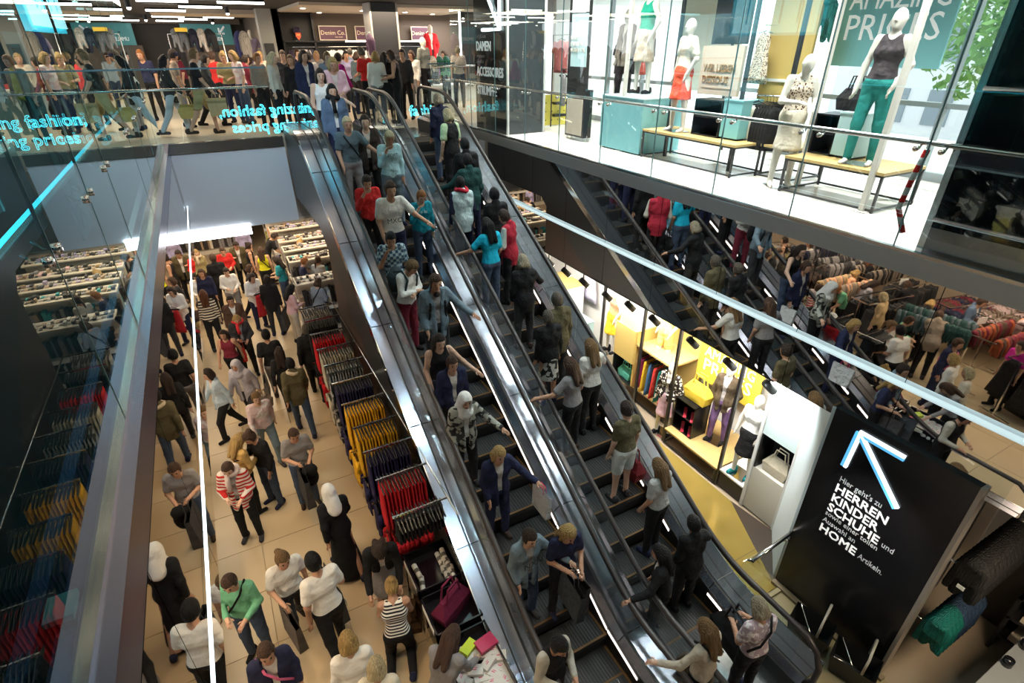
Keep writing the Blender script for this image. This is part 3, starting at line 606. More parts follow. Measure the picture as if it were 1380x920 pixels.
    ('R', 3.72, 2.95, 0.03, 1.64, 320, 'rail_l', 'coat', 'black', 'trousers', 'black', 'long', 'black', 'long black haired person in black jacket, bending toward the inner rail'),
    ('R', 3.43, 1.96, 0.0, 1.66, 350, 'rail_l', 'long', 'beige', 'trousers', 'black', 'long', 'lightbrown', 'long light brown haired person in beige long-sleeved top, stepping onto the up escalator'),
    ('R', 4.11, 1.86, 0.0, 1.64, 10, 'hold', 'tee', 'lilacprint', 'trousers', 'black', 'bob', 'greyblond', 'bobbed ash blond haired person in lilac print tee, entering the up escalator'),
    ('U', 4.05, 15.2, 5.05, 1.78, 330, 'hold', 'tee', 'red', 'trousers', 'black', 'short', 'greybrown', 'short grey-brown haired person in red tee, by the escalator landing'),
    ('U', 4.14, 14.6, 5.05, 1.68, 20, 'stand', 'long', 'white', 'trousers', 'grey', 'bob', 'blond', 'bobbed blond haired person in white long-sleeved top, with a shoulder bag at the landing'),
    ('U', 4.44, 14.9, 5.05, 1.66, 40, 'stand', 'coat', 'black', 'trousers', 'black', 'long', 'black', 'long black haired person in black jacket, at the landing beside the white blouse'),
    ('U', 4.55, 14.3, 5.05, 1.72, 300, 'hold', 'tank', 'black', 'trousers', 'black', 'bob', 'brown', 'bobbed brown haired person in black sleeveless top, in a black pinafore at the landing'),
    ('U', 5.13, 15.4, 5.05, 1.72, 220, 'stand', 'long', 'charcoal', 'trousers', 'black', 'short', 'darkbrown', 'short dark brown haired person in charcoal long-sleeved top, facing the landing'),
    ('U', 3.32, 15.2, 5.05, 1.68, 60, 'walk', 'long', 'magenta', 'trousers', 'jeans', 'short', 'darkbrown', 'short dark brown haired person in magenta long-sleeved top, crossing behind the escalator head'),
    ('U', 2.95, 14.5, 5.05, 1.68, 170, 'stand', 'coat', 'bluegrey', 'trousers', 'navy', 'short', 'lightbrown', 'short light brown haired person in blue-grey jacket, above the escalator head'),
    ('U', 2.39, 14.3, 5.05, 1.72, 160, 'stand', 'coat', 'navy', 'trousers', 'black', 'long', 'darkbrown', 'long dark brown haired person in navy jacket, at the left post of the escalator head'),
    ('U', 1.74, 14.6, 5.05, 1.68, 120, 'stand', 'long', 'stone', 'trousers', 'black', 'long', 'paleblond', 'long pale blond haired person in stone long-sleeved top, leaning by the bridge railing'),
    ('U', 2.24, 15.0, 5.05, 1.62, 200, 'stand', 'long', 'black', 'trousers', 'black', 'long', 'lightbrown', 'long light brown haired person in black long-sleeved top, behind the bridge railing'),
    ('U', 2.24, 16.2, 5.05, 1.7, 190, 'stand', 'tee', 'charcoal', 'trousers', 'black', 'short', 'brown', 'short brown haired person in charcoal tee, at the bridge railing beside the escalator head'),
    ('U', 1.53, 15.6, 5.05, 1.66, 150, 'stand', 'long', 'taupe', 'trousers', 'black', 'short', 'ginger', 'short ginger haired person in taupe long-sleeved top, at the bridge railing'),
    ('U', 0.94, 17.0, 5.05, 1.68, 200, 'hold', 'tee', 'khaki', 'trousers', 'navy', 'bun', 'blond', 'pinned-up blond haired person in khaki tee, before the hanging sweater'),
    ('U', 0.15, 15.0, 5.05, 1.8, 90, 'walk', 'tee', 'black', 'shorts', 'khaki', 'short', 'lightbrown', 'short light brown haired person in black tee, walking with a paper bag'),
    ('U', -0.43, 15.2, 5.05, 1.68, 90, 'walk', 'coat', 'blackwhite', 'trousers', 'paleblue', 'long', 'black', 'long black haired person in black and white jacket, walking along the bridge in heels'),
    ('U', -0.24, 16.6, 5.05, 1.74, 80, 'stand', 'tee', 'taupe', 'trousers', 'grey', 'short', 'darkbrown', 'short dark brown haired person in taupe tee, in a navy cap'),
    ('U', 0.4, 16.4, 5.05, 1.66, 100, 'walk', 'coat', 'charcoal', 'trousers', 'black', 'short', 'darkbrown', 'short dark brown haired person in charcoal jacket, behind the shopper with paper bag'),
    ('U', -1.54, 15.6, 5.05, 1.82, 260, 'stand', 'tee', 'black', 'trousers', 'charcoal', 'short', 'lightbrown', 'short light brown haired person in black tee, seen through the left glass'),
    ('U', -1.12, 16.5, 5.05, 1.66, 270, 'stand', 'long', 'stone', 'trousers', 'black', 'long', 'darkbrown', 'long dark brown haired person in stone long-sleeved top, seen through the left glass'),
    ('U', -2.59, 15.2, 5.05, 1.68, 200, 'stand', 'coat', 'black', 'trousers', 'black', 'short', 'brown', 'short brown haired person in black jacket, dark coat at the far left'),
    ('U', -2.81, 15.0, 5.05, 1.7, 180, 'stand', 'coat', 'mustard', 'trousers', 'black', 'short', 'brown', 'short brown haired person in mustard jacket, mustard jacket at the far left'),
    ('U', 7.61, 17.5, 5.05, 1.76, 20, 'stand', 'tee', 'checkgrey', 'trousers', 'jeans', 'short', 'greyblond', 'short ash blond haired person in grey checked tee, by the right railing'),
    ('U', 7.79, 19.0, 5.05, 1.62, 250, 'stand', 'long', 'green', 'trousers', 'black', 'long', 'brown', 'long brown haired person in green long-sleeved top, among green garments behind the railing'),
    ('U', 4.23, 18.0, 5.05, 1.66, 180, 'stand', 'tee', 'lavender', 'trousers', 'black', 'short', 'black', 'short black haired person in lavender tee, in the crowd by the white hanging tops'),
    ('U', 4.31, 17.2, 5.05, 1.64, 60, 'stand', 'long', 'slate', 'trousers', 'black', 'bob', 'brown', 'bobbed brown haired person in slate long-sleeved top, in the crowd by the tall dark column'),
    ('U', 1.4, 17.6, 5.05, 1.62, 80, 'walk', 'coat', 'maroon', 'trousers', 'black', 'short', 'darkbrown', 'short dark brown haired person in maroon jacket, in the crowd behind the railing'),
    ('U', 1.18, 16.6, 5.05, 1.7, 250, 'stand', 'tee', 'palepink', 'trousers', 'jeans', 'bob', 'blond', 'bobbed blond haired person in pale pink tee, in the crowd behind the railing'),
    ('U', 0.67, 18.2, 5.05, 1.66, 40, 'stand', 'long', 'red', 'trousers', 'black', 'short', 'brown', 'short brown haired person in red long-sleeved top, in the crowd behind the railing'),
    ('U', 2.84, 16.2, 5.05, 1.66, 20, 'stand', 'tee', 'white', 'trousers', 'jeans', 'short', 'darkbrown', 'short dark brown haired person in white tee, in the crowd under the dark display'),
    ('U', 2.23, 17.0, 5.05, 1.6, 310, 'walk', 'long', 'denim', 'trousers', 'black', 'long', 'darkbrown', 'long dark brown haired person in denim long-sleeved top, in the crowd under the dark display'),
    ('M', -1.73, 9.47, 0.0, 1.64, 200, 'hold', 'long', 'white', 'trousers', 'black', 'bob', 'brown', 'bobbed brown haired person in white long-sleeved top, in the reflected crowd by the mirrored escalator'),
    ('M', -2.16, 9.39, 0.0, 1.66, 170, 'stand', 'coat', 'charcoal', 'trousers', 'black', 'short', 'brown', 'short brown haired person in charcoal jacket, in the reflected crowd by the mirrored escalator'),
    ('M', -3.23, 9.89, 0.0, 1.68, 20, 'stand', 'tank', 'black', 'trousers', 'black', 'short', 'darkbrown', 'short dark brown haired person in black sleeveless top, in the far reflected aisle'),
    ('M', -3.85, 9.45, 0.0, 1.66, 60, 'walk', 'long', 'white', 'trousers', 'grey', 'bob', 'brown', 'bobbed brown haired person in white long-sleeved top, in the far reflected aisle'),
    ('M', -2.5, 7.52, 0.0, 1.66, 250, 'browse', 'long', 'peach', 'trousers', 'black', 'bob', 'blond', 'bobbed blond haired person in peach long-sleeved top, reflected at the peach garments'),
    ('M', -2.29, 6.93, 0.0, 1.66, 230, 'browse', 'long', 'lilacgrey', 'trousers', 'beige', 'long', 'darkbrown', 'long dark brown haired person in lilac-grey long-sleeved top, reflected beside the peach sweater'),
    ('M', -3.76, 7.79, 0.0, 1.66, 260, 'browse', 'tee', 'black', 'trousers', 'black', 'long', 'auburn', 'long auburn haired person in black tee, reflected at the grey coats'),
    ('M', -2.23, 5.35, 0.0, 1.64, 280, 'browse', 'coat', 'black', 'trousers', 'black', 'bob', 'blond', 'bobbed blond haired person in black jacket, reflected at the black rails'),
    ('M', -1.6, 4.75, 0.0, 1.72, 300, 'browse', 'coat', 'taupe', 'trousers', 'black', 'short', 'brown', 'short brown haired person in taupe jacket, reflected in the middle of the right crowd'),
    ('M', -3.25, 4.82, 0.0, 1.74, 180, 'hold', 'coat', 'denim', 'trousers', 'charcoal', 'short', 'brown', 'short brown haired person in denim jacket, reflected facing the mirror'),
    ('W', -1.8, 3.3, 0.0, 1.64, 60, 'stand', 'tee', 'magenta', 'trousers', 'black', 'short', 'darkbrown', 'short dark brown haired person in magenta tee, at the spotted dresses'),
    ('W', -2.1, 2.4, 0.0, 1.64, 200, 'stand', 'long', 'white', 'trousers', 'jeans', 'bob', 'blond', 'bobbed blond haired person in white long-sleeved top, at the spotted dress rail'),
    ('W', -1.7, 6.0, 0.0, 1.66, 10, 'stand', 'coat', 'camel', 'trousers', 'black', 'bob', 'paleblond', 'bobbed pale blond haired person in camel jacket, among racks below the left walkway'),
    ('W', -1.75, 6.9, 0.0, 1.64, 60, 'browse', 'tee', 'green', 'trousers', 'black', 'short', 'ginger', 'short ginger haired person in green tee, among racks below the left walkway'),
    ('W', -2.9, 3.4, 0.0, 1.62, 100, 'browse', 'coat', 'rust', 'trousers', 'black', 'bob', 'brown', 'bobbed brown haired person in rust jacket, among racks below the left walkway'),
    ('W', -1.8, 2.3, 0.0, 1.66, 150, 'walk', 'long', 'brown', 'trousers', 'black', 'long', 'brown', 'long brown haired person in brown long-sleeved top, below the left walkway'),
    ('W', -3.0, 6.0, 0.0, 1.68, 330, 'browse', 'coat', 'black', 'trousers', 'black', 'short', 'brown', 'short brown haired person in black jacket, among racks below the left walkway'),
    ('W', -1.9, 11.6, 0.0, 1.66, 120, 'stand', 'long', 'lightblue', 'trousers', 'jeans', 'long', 'blond', 'long blond haired person in light blue long-sleeved top, below the left walkway'),
    ('W', -2.6, 12.8, 0.0, 1.72, 40, 'walk', 'coat', 'charcoal', 'trousers', 'navy', 'short', 'brown', 'short brown haired person in charcoal jacket, below the left walkway'),
    ('U', 1.96, 18.5, 5.05, 1.66, 200, 'stand', 'long', 'beige', 'trousers', 'black', 'short', 'blond', 'short blond haired person in beige long-sleeved top, deep in the bridge crowd'),
    ('U', 3.08, 19.5, 5.05, 1.7, 150, 'stand', 'tee', 'navy', 'trousers', 'jeans', 'short', 'brown', 'short brown haired person in navy tee, deep under the dark display'),
    ('U', 3.77, 20.0, 5.05, 1.64, 180, 'stand', 'long', 'grey', 'trousers', 'black', 'bob', 'blond', 'bobbed blond haired person in grey long-sleeved top, deep under the dark display'),
    ('U', 4.65, 20.5, 5.05, 1.62, 30, 'browse', 'long', 'black', 'trousers', 'black', 'bob', 'brown', 'bobbed brown haired person in black long-sleeved top, browsing the white hanging tops'),
    ('U', 5.12, 21.0, 5.05, 1.7, 0, 'stand', 'tee', 'bluegrey', 'trousers', 'jeans', 'short', 'greybrown', 'short grey-brown haired person in blue-grey tee, browsing the white hanging tops'),
    ('U', 5.28, 19.0, 5.05, 1.66, 340, 'stand', 'coat', 'brown', 'trousers', 'black', 'bob', 'brown', 'bobbed brown haired person in brown jacket, behind the red tee shopper'),
    ('U', 5.95, 17.0, 5.05, 1.66, 240, 'stand', 'long', 'white', 'trousers', 'grey', 'bob', 'brown', 'bobbed brown haired person in white long-sleeved top, right of the tall dark column'),
    ('U', -0.07, 20.0, 5.05, 1.66, 270, 'stand', 'tee', 'maroon', 'trousers', 'black', 'bob', 'darkbrown', 'bobbed dark brown haired person in maroon tee, deep behind the bridge walkers'),
    ('U', 0.36, 21.0, 5.05, 1.64, 180, 'stand', 'long', 'paleblue', 'trousers', 'jeans', 'short', 'brown', 'short brown haired person in paleblue long-sleeved top, deep behind the bridge walkers'),
    ('U', 1.38, 22.0, 5.05, 1.68, 90, 'walk', 'coat', 'black', 'trousers', 'black', 'short', 'blond', 'short blond haired person in black jacket, deep behind the bridge walkers'),
    ('U', 1.85, 20.5, 5.05, 1.62, 30, 'stand', 'tee', 'lilac', 'trousers', 'jeans', 'long', 'brown', 'long brown haired person in lilac tee, deep behind the bridge walkers'),
    ('U', -1.5, 19.5, 5.05, 1.7, 120, 'stand', 'coat', 'lightblue', 'trousers', 'black', 'short', 'brown', 'short brown haired person in light blue jacket, deep behind the left glass'),
    ('U', -2.21, 17.5, 5.05, 1.66, 60, 'walk', 'long', 'grey', 'trousers', 'black', 'bob', 'brown', 'bobbed brown haired person in grey long-sleeved top, deep behind the left glass'),
    ('U', -2.41, 16.0, 5.05, 1.64, 90, 'stand', 'tee', 'palepink', 'trousers', 'jeans', 'bob', 'darkbrown', 'bobbed dark brown haired person in pale pink tee, deep behind the left glass'),
    ('U', -0.91, 18.5, 5.05, 1.72, 200, 'stand', 'tee', 'navy', 'trousers', 'black', 'short', 'ginger', 'short ginger haired person in navy tee, deep behind the left glass'),
]

# ---------------------------------------------------------------- the setting
TILE = M('floor_tile', (.54, .425, .275), .26, var=.12, vscale=1.2)
GROUT = M('grout', (.34, .27, .19), .7)
TILEW = M('pale_floor', (.80, .76, .70), .25, var=.06, vscale=.8)
fl = struct('floor', MB().box(-5.2, 12.5, -3, 31, -.3, -.012), GROUT)
tm = MB().box(-.445, .445, -.445, .445, -.02, 0).mesh('tile', TILE)
for ix in range(12):
    for iy in range(26):
        x, y = -4.75 + ix * .9, .25 + iy * .9
        if (-3.9 < x < 1.8 and y < 20) or (4.9 < x < 6 and y < 8) or (x > 1.7 and 14 < y < 20):
            o = link('tile', tm, fl); o.location = (x, y, 0)
DARKWALL = M('charcoal_wall', (.055, .048, .045), .6)
TAUPE = M('taupe_wall', (.16, .125, .10), .6)
FASCIA = M('white_gloss_fascia', (.74, .80, .88), .22)
CEIL = M('dark_ceiling', (.03, .028, .027), .7); CEILW = M('cream_ceiling', (.62, .55, .46), .6)
MIRROR = M('mirror_panel', (.74, .75, .76), .015, 1)
# upper slabs around the void
up_floor = MB().box(-9, XL - .16, YB, 42, 4.75, ZU).box(XL - .16, 1.57, YB, 42, 4.75, ZU).box(1.635, 5.065, 12.35, YB, 4.75, ZU).box(1.57, 5.13, YB, 42, 4.75, ZU).box(5.13, 14, YB, 42, 4.75, ZU)
struct('floor_upper', up_floor, M('upper_floor', (.50, .41, .31), .32, var=.08, vscale=1.5))
struct('floor_walkway', MB().box(-4.5, XL - .16, -3, YB, 4.75, ZU), M('unlit_walkway_floor', (.018, .022, .024), .6))  # floor coloured dark to stand for the unlit walkway
struct('floor_store', MB().box(XR + .10, 14, -3, YB, 4.75, ZU), TILEW)
struct('trim_1', MB().box(XR - .02, XR + .10, -3, YB, 4.87, ZU + .012), M('satin_edge', (.46, .46, .48), .40, .4))
struct('trim_2', MB().box(XL - .30, XL - .24, -3, YB, 4.9, ZU + .07).box(XL - .20, XL + .0, -3, YB, 4.86, ZU + .03).box(XL - .24, XL - .20, -3, YB, 4.9, ZU - .01), M('ceiling_tinted_steel', (.36, .36, .50), .26, .9))  # purple cast of the ceiling above put into the steel colour
struct('trim_3', MB().box(XL, 1.57, YB - .06, YB + .1, 4.86, ZU + .02).box(5.13, XR, YB - .06, YB + .1, 4.86, ZU + .02), STEEL)
# lower ceilings under the slabs, fascias round the void
struct('ceiling_lower', MB().box(-9, XL - .06, -3, 31, 3.14, 3.2).box(XL - .06, 14, YB + .05, 31, 3.14, 3.2).box(XR + .45, 14, -3, YB, 3.1, 3.2), CEILW)
wl = struct('wall_left', MB().box(XL - .06, XL - .03, -3, YB, 3.42, 4.86), BLACK)
wr = struct('wall_right', MB().box(XR + .06, XR + .1, -3, 12.1, 2.98, 4.87), BLACK)
for w_, x, ys, z0, z1 in ((wl, XL - .03, [-3 + 1.29 * i for i in range(14)], 3.42, 4.85), (wr, XR, [-3 + 1.29 * i for i in range(13)], 2.98, 4.86)):
    pm = MB().box(0, .03, .004, 1.286, z0, z1).mesh('mirror_panel', MIRROR)
    for y in ys:
        if y + 1.29 > (YB if w_ is wl else 12.7): continue
        o = link('mirror_panel', pm, w_); o.location = (x + (.03 if w_ is wr else 0), y, 0)
wb = struct('wall_back', MB().box(-9, 1.58, YB - .02, YB + .06, 3.16, 4.86).box(5.12, 9, YB - .02, YB + .06, 3.16, 4.86), FASCIA)
LSTRIP = tag(MB().box(-2.05, .49, YB - .05, YB - .02, 2.98, 3.22).build('light_strip', [M('fascia_light', (1, 1, 1), .4, 0, 7)]), 'long white light strip along the bottom of the pale fascia', 'light')
struct('wall_lower', MB().box(-5.2, -5.1, -3, 31, 0, 3.2).box(-5.2, 12.5, 30.9, 31, 0, 3.2).box(8.0, 8.1, 1.4, 14, 0, 3.1).box(12.4, 12.5, 13, 31, 0, 3.2), M('lower_wall', (.36, .29, .22), .6))
# LED rails hung along the two mirrored fascias
tag(MB().tube([(XR - .012, 11.75, 3.75), (XR - .012, -2.5, 3.75)], .032, 10).build('light_rail', [M('rail_led_soft', (.70, .90, .94), .4, 0, .85)], smooth=True), 'pale light rail crossing the mirrored wall on the right', 'light rail')
tag(MB().tube([(XL + .003, YB - .03, 3.77), (XL + .003, -2, 3.77)], .009, 8).build('light_rail', [M('rail_led', (.82, .95, 1), .4, 0, 3)], smooth=True), 'thin white light rail hung beside the left mirrored fascia', 'light rail')
# upper hall shell
struct('wall_hall', MB().box(3.1, 14, 23.5, 23.7, ZU, 9).box(3.1, 3.3, 23.5, 34, ZU, 9), TAUPE)
struct('wall_far', MB().box(-9, 3.2, 34, 34.2, ZU, 9), DARKWALL)
struct('wall_walkway', MB().box(-4.6, -4.4, -3, 13, ZU, 9).box(-4.6, XL, -3.2, -3, 0, 9), M('walkway_wall', (.03, .035, .04), .4))  # wall colour kept dark so the walkway reads as unlit
struct('ceiling', MB().box(-9, 14, 13.9, 35, 7.95, 8.05), CEIL)
struct('ceiling_hall', MB().box(3.3, 9.5, 18.8, 23.5, 7.86, 7.94).box(-.6, 3.1, 24, 27, 7.8, 7.94), CEILW)
struct('ceiling_atrium', MB().box(-4.6, 6.0, -3.2, 13.9, 9.2, 9.3), M('atrium_ceiling', (.22, .21, .32), .6))
for i in range(9):
    y = -1.5 + i * 1.75
    t = thing('ceiling_strip_light', 'warm strip light across the ceiling above the void', 'ceiling light', (2.5, y, 9.1), 0, 'strip lights above the void')
    MB().box(-2.8, 3.2, -.10, .10, .0, .04).build('diffuser', M('strip_warm', (1, .82, .55), .4, 0, 4), t, world=False); MB().box(-2.85, 3.25, -.12, .12, .04, .10).build('housing', BLACKM, t, world=False)
for i, (x, y) in enumerate(((1.6, 12.0), (3.4, 9.2), (2.0, 5.0), (4.2, 2.0), (2.6, -.6))):
    t = thing('ceiling_panel_light', 'cyan ceiling light panel above the void', 'ceiling light', (x, y, 9.12), 0, 'cyan panels above the void')
    MB().box(-.6, .6, -.35, .35, 0, .03).build('diffuser', M('panel_cyan', (.10, .75, .95), .4, 0, 3.5), t, world=False); MB().box(-.64, .64, -.39, .39, .03, .08).build('housing', BLACKM, t, world=False)
struct('ceiling_store', MB().box(6.0, 10.2, -3.2, 13.9, 9.1, 9.3), M('store_ceiling', (.75, .74, .72), .6))
struct('wall_north', MB().box(8.9, 14, 13.9, 14.05, ZU, 9.3).box(-4.6, 14, 13.85, 13.95, 7.95, 9.3), WHITE)
struct('wall_south', MB().box(-4.6, 14, -3.3, -3.2, 0, 9.3), M('south_wall', (.12, .13, .14), .5))
# ceiling lamps of the hall
BULB = M('lamp_face', (1, .90, .74), .4, 0, 14)
TUBEM = M('tube_lamp', (1, .96, .88), .4, 0, 9)
k = 0
for y in (17.5, 20, 22.5, 25, 27.5, 30, 32.5):
    for x in np.arange(-6.2, 3.0 if y > 20 else 2.5, 1.75):
        xo = x + (.85 if int(y * 2) % 2 else 0)
        if xo > 2.4 or (xo > -1.3 and 23.8 < y < 27.3): continue
        if k % 3 != 2:
            t = thing('tube_light', 'slim white tube light hanging under the dark hall ceiling', 'ceiling light', (xo, y, 7.78), 0, 'hall tube lights')
            MB().box(-.55, .55, -.045, .045, 0, .05).build('diffuser', TUBEM, t, world=False); hs = MB().box(-.56, .56, -.05, .05, .05, .10).build('housing', BLACKM, t, world=False)
            MB().box(-.4, -.39, -.006, .006, .1, .17).box(.39, .4, -.006, .006, .1, .17).build('suspension', CHROME, hs, world=False)
        else:
            t = thing('round_spotlight', 'round ceiling spotlight between the tube lights', 'spotlight', (xo, y, 7.72), 0, 'hall spotlights')
            MB().tube([(0, 0, .23), (0, 0, .04)], .07, 10).build('housing', BLACKM, t, world=False); MB().ball((0, 0, .035), .055, 10, 6).build('lamp', BULB, t, True, world=False)
        k += 1
for x, y in ((3.6, 20), (5.6, 20.6), (7.2, 21), (4.6, 22.6), (6.6, 22.8), (8.6, 22)):
    t = thing('recessed_downlight', 'recessed downlight in the cream ceiling near the dark displays', 'downlight', (x, y, 7.83), 0, 'cream ceiling downlights')
    MB().tube([(0, 0, 0), (0, 0, .03)], .10, 12).build('rim', WHITE, t, world=False); MB().tube([(0, 0, -.006), (0, 0, .0)], .08, 12).build('lamp', BULB, t, world=False)

# ---------------------------------------------------------------- glass balustrades
def clamp_mb(x, y, z, s):
    return MB().tube([(x, y - .12, z), (x + s * .05, y - .12, z), (x + s * .08, y - .12, z + .05)], .010, 6).tube([(x - s * .025, y - .12, z), (x + s * .012, y - .12, z)], .026, 8)
def side_glass(x, ys, label, xr, s, gm, ztop):
    t = thing('glass_balustrade', label, 'balustrade', (x, ys[0], ZU))
    for a, b in zip(ys[:-1], ys[1:]):
        gp = MB().box(x - .006, x + .006, min(a, b) + .006, max(a, b) - .006, ZU + .01, ztop).build('glass_pane', gm, t)
        MB().box(x - .008, x + .008, b - .005, b + .005, ZU + .01, ztop).build('joint', M('glass_edge', (.10, .22, .24) if x < 0 else (.86, .93, .93), .3), t)
        for dy in (0, .22): 
            c = clamp_mb(x, b + dy, 6.02, s).build('clamp', CHROME, gp, True)
    MB().tube([(xr, ys[0], 6.07), (xr, ys[-1], 6.07)], .024 if x > 0 else .032, 10).build('handrail', STEEL, t, True)
    MB().box(x - .03, x + .03, min(ys), max(ys), ZU + .0, ZU + .05).build('base_shoe', STEEL, t)
    return t
tl = side_glass(XL - .10, [13.6, 12.0, 10.6, 9.3, 7.9, 5.6, 4.5, 3.2, .6, -2.0], 'tall teal glass balustrade along the dark left walkway', XL - .27, -1, GLASST, 8.6)
MB().tube([(XL - .262, 13.6, 6.10), (XL - .262, -2, 6.10)], .012, 8).build('handrail_light', LEDC, tl, True)
MB().box(XL - .23, XL - .14, 1.80, 1.92, ZU + .05, ZU + .075).build('glass_clip', M('frosted_plastic', (.5, .6, .6), .3), tl)
tr = side_glass(XR + .02, [13.9, 12.85, 11.56, 10.23, 8.94, 7.65, 6.35, 5.12, 3.93, 2.72, 1.3, -.2], 'tall clear glass balustrade in front of the bright store', XR + .10, 1, GLASS, 8.8)
tape = MB().tube([(XR + .07, 2.75, 6.02), (XR + .09, 2.8, 5.75), (XR + .07, 2.82, 5.45), (XR + .10, 2.72, 5.22)], .028, 5).build('barrier_tape', [cloth('tape', 'stripe', (.8, .03, .03), 2.2)], tr, True, color=(.8, .8, .8))
def back_glass(x0, x1, n, label):
    t = thing('glass_balustrade', label, 'balustrade', (x0, YB, ZU)); y = YB + .06
    for i in range(n):
        a, b = x0 + (x1 - x0) * i / n, x0 + (x1 - x0) * (i + 1) / n
        gp = MB().box(a + .006, b - .006, y - .006, y + .006, ZU + .02, 6.44).build('glass_pane', GLASS, t)
        MB().box(a, b, y - .010, y + .010, 6.44, 6.47).build('top_edge', M('blue_edge', (.20, .34, .42), .2, .5), gp)
        MB().tube([(a + .1, y, 5.98), (a + .1, y + .08, 5.99), (a + .1, y + .09, 6.05)], .010, 6).build('clamp', CHROME, t, True)
    MB().tube([(x0, y + .09, 6.08), (x1, y + .09, 6.08)], .024, 10).build('handrail', STEEL, t, True)
    return t
back_glass(XL - .1, 1.5, 2, 'clear glass bridge balustrade between left glass and escalators')
back_glass(-4.3, XL - .1, 3, 'clear glass bridge balustrade seen behind the teal glass')
t = back_glass(5.2, XR + .05, 1, 'short clear balustrade pane right of the escalators')
NEON = M('cyan_neon', (.10, .80, .95), .3, 0, 3.2)
def neon(lines, x, y, z, rot, size, label):
    t = thing('neon_lettering', label, 'sign', (x, y, z))
    for i, s in enumerate(lines): text(s, (x, y, z - i * size * 1.05), rot, size, NEON, t, outline=.0048)
neon(['amazing fashion,', 'amazing prices'], 2.42, YB + .09, 5.52, BY, .31, 'cyan neon lettering seen from behind on the bridge glass')
neon(['amazing fashion,', 'amazing prices'], -.82, YB + .09, 5.52, BY, .31, 'cyan neon lettering behind the teal left glass')
neon(['fashion,'], 4.62, YB + .04, 5.32, FY, .34, 'cyan neon lettering right of the escalator landing')
t = thing('glass_balustrade', 'low glass rail of a farther opening in the upper floor', 'balustrade', (6.2, 17.4, ZU))
for i in range(3):
    MB().box(5.3 + i * 1.25, 6.5 + i * 1.25, 17.39, 17.41, ZU + .02, 6.2).build('glass_pane', GLASS, t)
MB().tube([(5.3, 17.4, 6.26), (9.0, 17.4, 6.26)], .03, 8).build('handrail', STEEL, t, True)

# ---------------------------------------------------------------- the two escalators
def blend(y, y0, sl, w):
    if y <= y0 - w: return 0.0
    if y >= y0 + w: return sl * (y - y0)
    return sl * (y - y0 + w) ** 2 / (4 * w)
def zline(y): return blend(y, YE, SL, .5) - blend(y, YT, SL, .5)
YS = [1.5, 2.0, 2.35] + list(np.arange(2.4, 3.5, .1)) + list(np.arange(3.6, 11.1, .75)) + list(np.arange(11.1, 12.3, .1)) + [12.5, 13.3]
TREAD = M('step_metal', (.020, .022, .024), .75, 0); EDGE = M('step_edge_yellow', (.11, .050, .008), .7); RISER = M('riser_metal', (.03, .03, .032), .5, .5)
sb = MB().box(-.5, .5, 0, .398, -.05, 0)
for i in range(24): sb.box(-.49 + i * .0415, -.49 + i * .0415 + .02, .01, .385, 0, .008)
sb.slot(2).prism([(0, -.05), (.03, -.05), (.06, -.23), (.02, -.23)], 'x', -.5, .5)
sb.slot(1).box(-.5, .5, .0, .028, .001, .010).box(-.5, -.465, .02, .398, .001, .010).box(.465, .5, .02, .398, .001, .010)
STEP = sb.mesh('step', [TREAD, EDGE, RISER])
